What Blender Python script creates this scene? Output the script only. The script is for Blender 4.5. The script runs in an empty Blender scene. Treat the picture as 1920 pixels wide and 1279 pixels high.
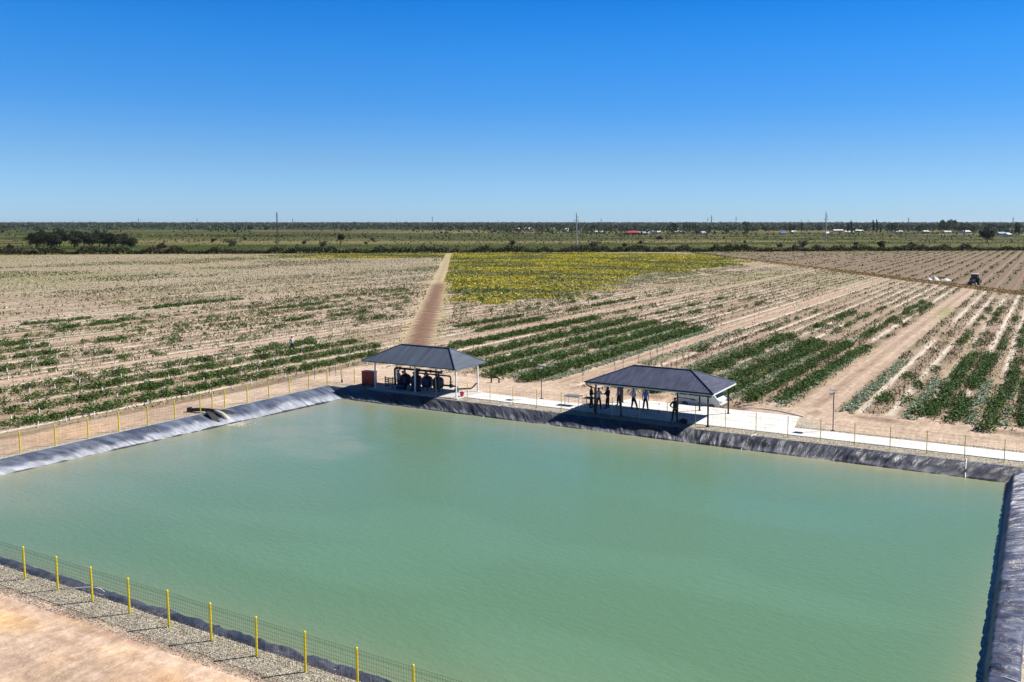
import bpy, bmesh, math, random
import numpy as np
from mathutils import Vector, Matrix

R = math.radians
scene = bpy.context.scene
COL = scene.collection

# ------------------------------------------------------------------ camera
HC, YAW, PITCH = 15.0, R(28.2), math.atan(160 / 1636)
cam_d = bpy.data.cameras.new("camera")
cam_d.sensor_width = 36
cam_d.lens = 1636 / 1920 * 36
cam_d.shift_x = (960 - 1100) / 1920
cam_d.shift_y = -(639.5 - 578) / 1920
cam_d.clip_start = 0.5
cam_d.clip_end = 30000
cam = bpy.data.objects.new("camera", cam_d)
COL.objects.link(cam)
cam.location = (0, 0, HC)
cam.rotation_euler = (math.pi / 2 - PITCH, 0, YAW)
scene.camera = cam

# ------------------------------------------------------------------ light
SUN_EL = R(45.5)
sun_dir = Vector((0.715 * math.cos(SUN_EL), 0.699 * math.cos(SUN_EL), math.sin(SUN_EL))).normalized()
sd = bpy.data.lights.new("sun", 'SUN')
sd.energy = 5.0
sd.angle = R(0.5)
sd.color = (1.0, 0.955, 0.89)
so = bpy.data.objects.new("sun", sd)
COL.objects.link(so)
so.rotation_euler = sun_dir.to_track_quat('Z', 'Y').to_euler()

w = bpy.data.worlds.new("World")
scene.world = w
w.use_nodes = True
nt = w.node_tree
nt.nodes.clear()
wo = nt.nodes.new('ShaderNodeOutputWorld')
bg = nt.nodes.new('ShaderNodeBackground')
sky = nt.nodes.new('ShaderNodeTexSky')
sky.sky_type = 'NISHITA'
sky.sun_disc = False
sky.sun_elevation = SUN_EL
sky.sun_rotation = math.atan2(sun_dir.x, sun_dir.y)
sky.altitude = 50
sky.air_density = 1.0
sky.dust_density = 0.2
sky.ozone_density = 3.0
tcw = nt.nodes.new('ShaderNodeTexCoord')
sepw = nt.nodes.new('ShaderNodeSeparateXYZ')
rampw = nt.nodes.new('ShaderNodeValToRGB')
mixw = nt.nodes.new('ShaderNodeMixRGB')
mixw.blend_type = 'MULTIPLY'
mixw.inputs[0].default_value = 1.0
cr = rampw.color_ramp
cr.interpolation = 'LINEAR'
SKYR = [(0.0, (.61, .967, 1.65)), (.011, (.591, .925, 1.60)), (.071, (.475, .792, 1.29)), (.129, (.267, .731, 1.329)), (.186, (.161, .73, 1.393)), (.234, (.081, .659, 1.391)), (.34, (.05, .32, .70)), (1.0, (.12, .20, .30))]
while len(cr.elements) < len(SKYR):
    cr.elements.new(0.5)
for e, (p, c) in zip(cr.elements, SKYR):
    e.position = p
    e.color = (*c, 1)
nt.links.new(tcw.outputs['Generated'], sepw.inputs[0])
nt.links.new(sepw.outputs['Z'], rampw.inputs[0])
nt.links.new(sky.outputs[0], mixw.inputs[1])
nt.links.new(rampw.outputs[0], mixw.inputs[2])
ramp2 = nt.nodes.new('ShaderNodeMapRange')
ramp2.inputs['From Min'].default_value = -0.55; ramp2.inputs['From Max'].default_value = 0.0
ramp2.inputs['To Min'].default_value = 1.0; ramp2.inputs['To Max'].default_value = 0.86
mix2 = nt.nodes.new('ShaderNodeMixRGB'); mix2.blend_type = 'MULTIPLY'; mix2.inputs[0].default_value = 1.0
nt.links.new(sepw.outputs['X'], ramp2.inputs['Value'])
nt.links.new(mixw.outputs[0], mix2.inputs[1]); nt.links.new(ramp2.outputs['Result'], mix2.inputs[2])
nt.links.new(mix2.outputs[0], bg.inputs['Color'])
bg.inputs['Strength'].default_value = 0.07
nt.links.new(bg.outputs[0], wo.inputs['Surface'])

scene.view_settings.view_transform = 'Standard'
scene.view_settings.look = 'None'
scene.view_settings.exposure = 0.6
scene.view_settings.gamma = 1.0
scene.render.resolution_x = 1024
scene.render.resolution_y = 682
scene.cycles.max_bounces = 6
scene.cycles.use_denoising = True

# ------------------------------------------------------------------ helpers
FW = (-math.sin(YAW), math.cos(YAW))
RT = (math.cos(YAW), math.sin(YAW))


def ground_at(px, py, z=0.0):
    """Ground point seen at a position of the 1920x1279 photograph (surveying aid)."""
    u = (px - 1100) / 1636
    v = -(py - 578) / 1636
    f = math.cos(PITCH) + v * math.sin(PITCH)
    up = -math.sin(PITCH) + v * math.cos(PITCH)
    t = (z - HC) / up
    return (t * (RT[0] * u + FW[0] * f), t * (RT[1] * u + FW[1] * f))


def tag(o, label=None, cat=None, group=None, kind=None):
    if label: o['label'] = label
    if cat: o['category'] = cat
    if group: o['group'] = group
    if kind: o['kind'] = kind
    return o


def empty(name, loc, rz=0.0):
    o = bpy.data.objects.new(name, None)
    o.empty_display_size = 0.2
    COL.objects.link(o)
    o.location = loc
    o.rotation_euler = (0, 0, rz)
    return o


def copy_tree(o, parent=None):
    c = o.copy()
    COL.objects.link(c)
    if parent is not None:
        c.parent = parent
    for ch in o.children:
        copy_tree(ch, c)
    return c


def link_mesh(name, me, mat, parent=None):
    if mat:
        me.materials.clear()
        for m_ in (mat if isinstance(mat, (list, tuple)) else [mat]):
            me.materials.append(m_)
    o = bpy.data.objects.new(name, me)
    COL.objects.link(o)
    if parent is not None:
        o.parent = parent
    return o


class MB:
    """collects simple solids into one mesh"""
    def __init__(s):
        s.v = []; s.f = []; s.mi = []; s.cur = 0; s.smooth = False

    def add(s, vs, fs):
        b = len(s.v)
        s.v += [tuple(p) for p in vs]
        for f in fs:
            s.f.append(tuple(b + i for i in f)); s.mi.append(s.cur)

    def box(s, c, d, rz=0.0, tilt=None, taper=1.0):
        x, y, z = d[0] / 2, d[1] / 2, d[2] / 2
        vs = []
        for k in (-1, 1):
            t = taper if k == 1 else 1.0
            for a, b in ((-1, -1), (1, -1), (1, 1), (-1, 1)):
                vs.append(Vector((a * x * t, b * y * t, k * z)))
        m = Matrix.Rotation(rz, 4, 'Z')
        if tilt: m = m @ Matrix.Rotation(tilt[1], 4, tilt[0])
        vs = [m @ p + Vector(c) for p in vs]
        s.add(vs, [(3, 2, 1, 0), (4, 5, 6, 7), (0, 1, 5, 4), (1, 2, 6, 5), (2, 3, 7, 6), (3, 0, 4, 7)])
        return s

    def tube(s, pts, r, n=8, cap=True):
        pts = [Vector(p) for p in pts]
        rs = r if isinstance(r, (list, tuple)) else [r] * len(pts)
        rings = []
        up0 = None
        for i, p in enumerate(pts):
            if i == 0: d = pts[1] - p
            elif i == len(pts) - 1: d = p - pts[i - 1]
            else: d = (pts[i + 1] - p).normalized() + (p - pts[i - 1]).normalized()
            d.normalize()
            if up0 is None:
                up0 = Vector((0, 0, 1)) if abs(d.z) < 0.9 else Vector((1, 0, 0))
            a = d.cross(up0)
            if a.length < 1e-3: a = d.cross(Vector((0, 1, 0)))
            a.normalize(); b = a.cross(d); b.normalize()
            up0 = b
            rings.append([p + (a * math.cos(2 * math.pi * k / n) + b * math.sin(2 * math.pi * k / n)) * rs[i] for k in range(n)])
        vs = [q for rg in rings for q in rg]
        fs = []
        for i in range(len(pts) - 1):
            for k in range(n):
                k2 = (k + 1) % n
                fs.append((i * n + k, i * n + k2, (i + 1) * n + k2, (i + 1) * n + k))
        if cap:
            fs.append(tuple(range(n - 1, -1, -1)))
            fs.append(tuple((len(pts) - 1) * n + k for k in range(n)))
        s.add(vs, fs)
        return s

    def lathe(s, c, prof, n=16, axis='Z'):
        vs = []; fs = []
        for (r, h) in prof:
            for k in range(n):
                a = 2 * math.pi * k / n
                p = (r * math.cos(a), r * math.sin(a), h)
                if axis == 'Y': p = (p[0], p[2], p[1])
                if axis == 'X': p = (p[2], p[0], p[1])
                vs.append((p[0] + c[0], p[1] + c[1], p[2] + c[2]))
        for i in range(len(prof) - 1):
            for k in range(n):
                k2 = (k + 1) % n
                fs.append((i * n + k, i * n + k2, (i + 1) * n + k2, (i + 1) * n + k))
        fs.append(tuple(range(n - 1, -1, -1)))
        fs.append(tuple((len(prof) - 1) * n + k for k in range(n)))
        s.add(vs, fs)
        return s

    def prism(s, poly, axis_pts, flat=None):
        """extrude polygon (list of 3d points) by vector"""
        n = len(poly)
        vs = [Vector(p) for p in poly] + [Vector(p) + Vector(axis_pts) for p in poly]
        fs = [tuple(range(n - 1, -1, -1)), tuple(range(n, 2 * n))]
        for i in range(n):
            j = (i + 1) % n
            fs.append((i, j, n + j, n + i))
        s.add(vs, fs)
        return s

    def build(s, name, mat, parent=None, bevel=0.0, smooth=False):
        me = bpy.data.meshes.new(name)
        me.from_pydata(s.v, [], s.f)
        me.update()
        bm = bmesh.new(); bm.from_mesh(me)
        bmesh.ops.recalc_face_normals(bm, faces=bm.faces)
        bm.to_mesh(me); bm.free()
        o = link_mesh(name, me, mat, parent)
        if len(set(s.mi)) > 1:
            me.polygons.foreach_set('material_index', s.mi)
        if smooth:
            me.polygons.foreach_set('use_smooth', [True] * len(me.polygons))
            me.update()
        if bevel:
            b = o.modifiers.new('bevel', 'BEVEL'); b.width = bevel; b.segments = 2; b.limit_method = 'ANGLE'
        return o


def np_mesh(name, verts, quads, cols=None, smooth=False):
    me = bpy.data.meshes.new(name)
    nv, nf = len(verts), len(quads)
    k = quads.shape[1]
    me.vertices.add(nv)
    me.vertices.foreach_set('co', verts.astype(np.float32).ravel())
    me.loops.add(nf * k)
    me.loops.foreach_set('vertex_index', quads.astype(np.int32).ravel())
    me.polygons.add(nf)
    me.polygons.foreach_set('loop_start', np.arange(0, nf * k, k, dtype=np.int32))
    me.polygons.foreach_set('loop_total', np.full(nf, k, dtype=np.int32))
    if smooth:
        me.polygons.foreach_set('use_smooth', np.ones(nf, dtype=bool))
    if cols is not None:
        a = me.color_attributes.new('Col', 'FLOAT_COLOR', 'POINT')
        c4 = np.ones((nv, 4), dtype=np.float32)
        c4[:, :3] = cols
        a.data.foreach_set('color', c4.ravel())
    me.update(calc_edges=True)
    return me


def _h(ix, iy, seed):
    n = (ix.astype(np.int64) * 374761393 + iy.astype(np.int64) * 668265263 + seed * 1442695041) & 0xFFFFFFFF
    n = ((n ^ (n >> 13)) * 1274126177) & 0xFFFFFFFF
    return ((n ^ (n >> 16)) & 0xFFFF) / 65535.0


def vn(x, y, seed=0):
    x = np.asarray(x, float); y = np.asarray(y, float)
    ix = np.floor(x); iy = np.floor(y)
    fx = x - ix; fy = y - iy
    fx = fx * fx * (3 - 2 * fx); fy = fy * fy * (3 - 2 * fy)
    a = _h(ix, iy, seed); b = _h(ix + 1, iy, seed); c = _h(ix, iy + 1, seed); d = _h(ix + 1, iy + 1, seed)
    return (a * (1 - fx) + b * fx) * (1 - fy) + (c * (1 - fx) + d * fx) * fy


def fbm(x, y, seed=0, o=4):
    s = 0; a = 0.5; t = 0
    for i in range(o):
        s = s + a * vn(x * 2 ** i, y * 2 ** i, seed + i * 17); t += a; a *= 0.5
    return s / t


def sstep(a, b, x):
    t = np.clip((x - a) / (b - a), 0, 1)
    return t * t * (3 - 2 * t)


def mixc(a, b, t):
    return a * (1 - t[..., None]) + np.asarray(b) * t[..., None]


# ------------------------------------------------------------------ materials
def new_mat(name):
    m = bpy.data.materials.new(name); m.use_nodes = True
    n = m.node_tree
    b = n.nodes['Principled BSDF']
    return m, n, b


def noise_node(n, scale, detail=4, rough=0.6, coord='Object', mapping=None):
    tc = n.nodes.new('ShaderNodeTexCoord')
    t = n.nodes.new('ShaderNodeTexNoise')
    t.inputs['Scale'].default_value = scale
    t.inputs['Detail'].default_value = detail
    t.inputs['Roughness'].default_value = rough
    if mapping:
        mp = n.nodes.new('ShaderNodeMapping')
        mp.inputs['Scale'].default_value = mapping[0]
        mp.inputs['Rotation'].default_value = mapping[1]
        n.links.new(tc.outputs[coord], mp.inputs[0]); n.links.new(mp.outputs[0], t.inputs['Vector'])
    else:
        n.links.new(tc.outputs[coord], t.inputs['Vector'])
    return t


def pmat(name, col, rough=0.6, metal=0.0, var=0.12, scale=3.0, bump=0.0, bscale=20, spec=0.5, streak=None):
    """painted / moulded surface with slight uneven dirt"""
    m, n, b = new_mat(name)
    t = noise_node(n, scale, 5, 0.6, mapping=streak)
    r = n.nodes.new('ShaderNodeValToRGB')
    r.color_ramp.elements[0].position = 0.3
    r.color_ramp.elements[1].position = 0.7
    r.color_ramp.elements[0].color = (*[max(0, c * (1 - var)) for c in col], 1)
    r.color_ramp.elements[1].color = (*[min(1, c * (1 + var)) for c in col], 1)
    n.links.new(t.outputs['Fac'], r.inputs[0]); n.links.new(r.outputs[0], b.inputs['Base Color'])
    b.inputs['Roughness'].default_value = rough
    b.inputs['Metallic'].default_value = metal
    b.inputs['Specular IOR Level'].default_value = spec
    if bump:
        t2 = noise_node(n, bscale, 4)
        bp = n.nodes.new('ShaderNodeBump'); bp.inputs['Strength'].default_value = bump; bp.inputs['Distance'].default_value = 0.03
        n.links.new(t2.outputs['Fac'], bp.inputs['Height']); n.links.new(bp.outputs[0], b.inputs['Normal'])
    return m


def leaf_mat(name, trans=0.25):
    m, n, b = new_mat(name)
    a = n.nodes.new('ShaderNodeAttribute'); a.attribute_name = 'Col'
    n.links.new(a.outputs['Color'], b.inputs['Base Color'])
    b.inputs['Roughness'].default_value = 0.65
    b.inputs['Specular IOR Level'].default_value = 0.25
    tr = n.nodes.new('ShaderNodeBsdfTranslucent')
    n.links.new(a.outputs['Color'], tr.inputs['Color'])
    mx = n.nodes.new('ShaderNodeMixShader'); mx.inputs[0].default_value = trans
    out = n.nodes['Material Output']
    n.links.new(b.outputs[0], mx.inputs[1]); n.links.new(tr.outputs[0], mx.inputs[2]); n.links.new(mx.outputs[0], out.inputs['Surface'])
    return m


M = {}
M['yellow'] = pmat('yellow_paint', (0.62, 0.50, 0.015), 0.45, var=0.15, scale=6)
M['wire'] = pmat('green_wire', (0.035, 0.06, 0.03), 0.5)
M['white_metal'] = pmat('white_paint', (0.75, 0.75, 0.73), 0.45, var=0.06)
M['black_metal'] = pmat('black_paint', (0.018, 0.018, 0.02), 0.45)
M['pipe'] = pmat('dark_pipe_paint', (0.012, 0.014, 0.022), 0.4)
M['tank_blue'] = pmat('blue_tank_paint', (0.005, 0.010, 0.065), 0.5)
M['red'] = pmat('red_paint', (0.35, 0.015, 0.012), 0.5)
M['red_plastic'] = pmat('red_plastic', (0.6, 0.02, 0.05), 0.4)
M['roof_grey'] = pmat('galvanised_roof_sheet', (0.080, 0.102, 0.142), 0.6, metal=0.0, var=0.38, scale=1.2, streak=((1.5, 0.15, 0.15), (0, 0, 0)))
M['roof_blue'] = pmat('slate_blue_roof_sheet', (0.050, 0.060, 0.108), 0.55, metal=0.0, var=0.5, scale=1.5, streak=((2.0, 0.5, 0.2), (0, 0, 0)))
M['fascia'] = pmat('white_fascia', (0.7, 0.7, 0.68), 0.5, var=0.05)
M['hose'] = pmat('white_hose', (0.72, 0.70, 0.66), 0.6, var=0.05)
M['rubber'] = pmat('black_rubber', (0.02, 0.02, 0.02), 0.8)
M['glass_dark'] = pmat('dark_glass', (0.012, 0.016, 0.02), 0.08, var=0.05)
M['van_paint'] = pmat('van_white_paint', (0.66, 0.66, 0.63), 0.3, var=0.05)
M['chrome'] = pmat('bare_metal', (0.5, 0.5, 0.5), 0.3, metal=0.9)
M['concrete'] = pmat('pole_concrete', (0.42, 0.41, 0.38), 0.85, bump=0.3)
M['bark'] = pmat('bark', (0.09, 0.07, 0.05), 0.9, bump=0.5)
M['leaf'] = leaf_mat('foliage_leaves')
M['dry'] = leaf_mat('dry_stems', 0.1)
M['skin'] = pmat('skin', (0.32, 0.17, 0.11), 0.5)
M['slat'] = pmat('dark_timber_slats', (0.05, 0.045, 0.04), 0.7)
M['guard'] = pmat('white_sapling_guard', (0.80, 0.79, 0.74), 0.6, var=0.06)


def attr_ground_mat():
    m, n, b = new_mat('ground_soil')
    a = n.nodes.new('ShaderNodeAttribute'); a.attribute_name = 'Col'
    t1 = noise_node(n, 2.2, 8, 0.7)
    t2 = noise_node(n, 0.35, 5, 0.6)
    t3 = noise_node(n, 1.0, 6, 0.65, mapping=((3.0, 0.35, 1), (0, 0, 0)))
    def ramp(t, lo, hi, p0=0.3, p1=0.7):
        r = n.nodes.new('ShaderNodeValToRGB')
        r.color_ramp.elements[0].position = p0; r.color_ramp.elements[1].position = p1
        r.color_ramp.elements[0].color = (*lo, 1); r.color_ramp.elements[1].color = (*hi, 1)
        n.links.new(t.outputs['Fac'], r.inputs[0]); return r
    def mul(x, y):
        mm = n.nodes.new('ShaderNodeMixRGB'); mm.blend_type = 'MULTIPLY'; mm.inputs[0].default_value = 1
        n.links.new(x, mm.inputs[1]); n.links.new(y, mm.inputs[2]); return mm.outputs[0]
    r1 = ramp(t1, (0.66, 0.63, 0.60), (1.24, 1.24, 1.24))
    r2 = ramp(t2, (0.86, 0.86, 0.86), (1.12, 1.10, 1.07))
    r3 = ramp(t3, (0.80, 0.79, 0.78), (1.17, 1.17, 1.17))
    o = mul(mul(mul(a.outputs['Color'], r1.outputs[0]), r2.outputs[0]), r3.outputs[0])
    n.links.new(o, b.inputs['Base Color'])
    b.inputs['Roughness'].default_value = 0.95
    b.inputs['Specular IOR Level'].default_value = 0.1
    tb = noise_node(n, 5.0, 6, 0.7)
    bp = n.nodes.new('ShaderNodeBump'); bp.inputs['Strength'].default_value = 0.55; bp.inputs['Distance'].default_value = 0.08
    n.links.new(tb.outputs['Fac'], bp.inputs['Height']); n.links.new(bp.outputs[0], b.inputs['Normal'])
    return m


M['ground'] = attr_ground_mat()


def gravel_mat():
    m, n, b = new_mat('gravel')
    tc = n.nodes.new('ShaderNodeTexCoord')
    vo = n.nodes.new('ShaderNodeTexVoronoi'); vo.inputs['Scale'].default_value = 17
    n.links.new(tc.outputs['Object'], vo.inputs['Vector'])
    r = n.nodes.new('ShaderNodeValToRGB')
    r.color_ramp.elements[0].color = (0.27, 0.235, 0.17, 1); r.color_ramp.elements[1].color = (0.62, 0.56, 0.44, 1)
    sep = n.nodes.new('ShaderNodeSeparateColor')
    n.links.new(vo.outputs['Color'], sep.inputs[0]); n.links.new(sep.outputs[0], r.inputs[0])
    t = noise_node(n, 1.3, 4)
    r2 = n.nodes.new('ShaderNodeValToRGB')
    r2.color_ramp.elements[0].color = (0.72, 0.72, 0.72, 1); r2.color_ramp.elements[1].color = (1.15, 1.12, 1.08, 1)
    r2.color_ramp.elements[0].position = .3; r2.color_ramp.elements[1].position = .7
    n.links.new(t.outputs['Fac'], r2.inputs[0])
    mm = n.nodes.new('ShaderNodeMixRGB'); mm.blend_type = 'MULTIPLY'; mm.inputs[0].default_value = 1
    n.links.new(r.outputs[0], mm.inputs[1]); n.links.new(r2.outputs[0], mm.inputs[2])
    n.links.new(mm.outputs[0], b.inputs['Base Color'])
    b.inputs['Roughness'].default_value = 0.95
    bp = n.nodes.new('ShaderNodeBump'); bp.inputs['Strength'].default_value = 0.9; bp.inputs['Distance'].default_value = 0.04
    n.links.new(vo.outputs['Distance'], bp.inputs['Height']); n.links.new(bp.outputs[0], b.inputs['Normal'])
    return m


M['gravel'] = gravel_mat()


def paving_mat():
    m, n, b = new_mat('white_paving_blocks')
    tc = n.nodes.new('ShaderNodeTexCoord')
    br = n.nodes.new('ShaderNodeTexBrick')
    br.inputs['Scale'].default_value = 1.0
    br.inputs['Brick Width'].default_value = 0.4
    br.inputs['Row Height'].default_value = 0.2
    br.inputs['Mortar Size'].default_value = 0.012
    br.inputs['Color1'].default_value = (0.80, 0.79, 0.765, 1)
    br.inputs['Color2'].default_value = (0.72, 0.71, 0.69, 1)
    br.inputs['Mortar'].default_value = (0.42, 0.40, 0.37, 1)
    n.links.new(tc.outputs['Object'], br.inputs['Vector'])
    t = noise_node(n, 0.8, 5)
    r2 = n.nodes.new('ShaderNodeValToRGB')
    r2.color_ramp.elements[0].color = (0.76, 0.73, 0.68, 1); r2.color_ramp.elements[1].color = (1.05, 1.05, 1.05, 1)
    r2.color_ramp.elements[0].position = .3; r2.color_ramp.elements[1].position = .65
    n.links.new(t.outputs['Fac'], r2.inputs[0])
    mm = n.nodes.new('ShaderNodeMixRGB'); mm.blend_type = 'MULTIPLY'; mm.inputs[0].default_value = 1
    n.links.new(br.outputs['Color'], mm.inputs[1]); n.links.new(r2.outputs[0], mm.inputs[2])
    n.links.new(mm.outputs[0], b.inputs['Base Color'])
    b.inputs['Roughness'].default_value = 0.85
    return m


M['paving'] = paving_mat()


def liner_mat():
    m, n, b = new_mat('geomembrane_liner')
    a = n.nodes.new('ShaderNodeAttribute'); a.attribute_name = 'Col'
    t = noise_node(n, 2.5, 7, 0.7)
    r = n.nodes.new('ShaderNodeValToRGB')
    r.color_ramp.elements[0].position = 0.32; r.color_ramp.elements[1].position = 0.72
    r.color_ramp.elements[0].color = (0.55, 0.55, 0.58, 1); r.color_ramp.elements[1].color = (1.6, 1.6, 1.62, 1)
    n.links.new(t.outputs['Fac'], r.inputs[0])
    mm = n.nodes.new('ShaderNodeMixRGB'); mm.blend_type = 'MULTIPLY'; mm.inputs[0].default_value = 1
    n.links.new(a.outputs['Color'], mm.inputs[1]); n.links.new(r.outputs[0], mm.inputs[2])
    n.links.new(mm.outputs[0], b.inputs['Base Color'])
    b.inputs['Roughness'].default_value = 0.46
    b.inputs['Specular IOR Level'].default_value = 0.55
    at = n.nodes.new('ShaderNodeAttribute'); at.attribute_name = 'SUV'
    mp = n.nodes.new('ShaderNodeMapping'); mp.inputs['Scale'].default_value = (3.2, 0.9, 1)
    n.links.new(at.outputs['Vector'], mp.inputs[0])
    tb = n.nodes.new('ShaderNodeTexNoise'); tb.inputs['Scale'].default_value = 1.0; tb.inputs['Detail'].default_value = 5; tb.inputs['Roughness'].default_value = .6
    tb.inputs['Distortion'].default_value = 0.6
    n.links.new(mp.outputs[0], tb.inputs['Vector'])
    n.links.new(mp.outputs[0], t.inputs['Vector']); t.inputs['Scale'].default_value = 1.0
    bp = n.nodes.new('ShaderNodeBump'); bp.inputs['Strength'].default_value = 1.0; bp.inputs['Distance'].default_value = 0.11
    n.links.new(tb.outputs['Fac'], bp.inputs['Height']); n.links.new(bp.outputs[0], b.inputs['Normal'])
    return m


M['liner'] = liner_mat()


def water_mat():
    m, n, b = new_mat('green_pond_water')
    a = n.nodes.new('ShaderNodeAttribute'); a.attribute_name = 'Col'
    n.links.new(a.outputs['Color'], b.inputs['Base Color'])
    b.inputs['Roughness'].default_value = 0.04
    b.inputs['IOR'].default_value = 1.33
    b.inputs['Specular IOR Level'].default_value = 0.5
    rot = ((1.0, 2.2, 1), (0, 0, R(20)))
    t1 = noise_node(n, 1.6, 5, 0.62, mapping=rot)
    t2 = noise_node(n, 7.0, 3, 0.6, mapping=rot)
    ad = n.nodes.new('ShaderNodeMath'); ad.operation = 'MULTIPLY_ADD'; ad.inputs[1].default_value = 0.22
    n.links.new(t2.outputs['Fac'], ad.inputs[0]); n.links.new(t1.outputs['Fac'], ad.inputs[2])
    bp = n.nodes.new('ShaderNodeBump'); bp.inputs['Strength'].default_value = 1.0; bp.inputs['Distance'].default_value = 0.036
    n.links.new(ad.outputs[0], bp.inputs['Height']); n.links.new(bp.outputs[0], b.inputs['Normal'])
    return m


M['water'] = water_mat()

# ------------------------------------------------------------------ ground sheet
WZ = -0.6
OUT = dict(l=-58.5, r=-0.45, n=20.65, f=58.75)           # rim of the liner
WAT = [(-57.45, 21.8), (-1.42, 21.8), (-1.95, 57.2), (-55.35, 57.2)]   # water outline nl, nr, fr, fl


def axis(segs):
    a = []
    for x0, x1, st in segs:
        n_ = max(1, int(round((x1 - x0) / st)))
        a.append(np.linspace(x0, x1, n_, endpoint=False))
    a.append([segs[-1][1]])
    return np.concatenate(a)


def geo(x0, x1, n_):
    return np.geomspace(1, x1 - x0 + 1, n_) - 1 + x0


xs = np.concatenate([-(geo(460, 14000, 60)[::-1][:-1]), axis([(-460, -128, 0.62), (-128, OUT['l'], 0.28), (OUT['l'], OUT['r'], 0.3), (OUT['r'], 20, 0.28)]), geo(20, 9000, 50)[1:]])
ys = np.concatenate([-(geo(20, 3000, 12)[::-1][:-1]), axis([(-20, 5, 2.5), (5, OUT['n'], 0.3), (OUT['n'], OUT['f'], 2.0), (OUT['f'], 72, 0.5), (72, 280, 1.6), (280, 640, 4.5)]), geo(640, 16000, 90)[1:]])
# guard rows of the plantation
ROW0, PITCHR = -65.1, 4.62
HEDGE_P, HEDGE_N = np.array((-438., 232.)), np.array((-0.577, 0.817))
DITCH_P, DITCH_N = np.array((-136.7, 378.4)), np.array((0.797, 0.604))
PATH_P, PATH_D = np.array((-70.9, 87.0)), np.array((-0.5933, 0.805))
PATH_N = np.array((0.805, 0.5933))


def lines(X, Y):
    hs = (X - HEDGE_P[0]) * HEDGE_N[0] + (Y - HEDGE_P[1]) * HEDGE_N[1]
    ds = (X - DITCH_P[0]) * DITCH_N[0] + (Y - DITCH_P[1]) * DITCH_N[1]
    ps = (X - PATH_P[0]) * PATH_N[0] + (Y - PATH_P[1]) * PATH_N[1]
    pt = (X - PATH_P[0]) * PATH_D[0] + (Y - PATH_P[1]) * PATH_D[1]
    return hs, ds, ps, pt


TRACKS = [(-40.6, 1.7, 68), (-16.6, 1.65, 68), (-67.0, 1.2, 86), (-86.9, 1.2, 25), (-90.6, 0.9, 118), (-110.5, 0.9, 20), (-123.5, 0.9, 20), (-101.0, 0.6, 60), (-141, 1.0, 20), (-160, .8, 20)]
YPOLY = [(-330, 285), (-300, 268), (-236, 292), (-197, 254), (-150, 192), (-98, 125), (-90, 140), (-90.5, 160), (-103.1, 224.2), (-100, 280), (-108, 330), (-126, 400), (-240, 372)]


def in_poly(X, Y, P):
    ins = np.zeros(X.shape, bool)
    for i in range(len(P)):
        x0, y0 = P[i]; x1, y1 = P[(i + 1) % len(P)]
        c = ((y0 > Y) != (y1 > Y)) & (X < (x1 - x0) * (Y - y0) / (y1 - y0 + 1e-9) + x0)
        ins ^= c
    return ins


def yellow_mask(X, Y):
    wob = 26 * (fbm(X / 12, Y / 12, 91) - 0.5)
    hs, ds, ps, pt = lines(X, Y)
    return in_poly(X + wob, Y + wob, YPOLY) & ((ps > 0) | (hs > -62))


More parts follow.
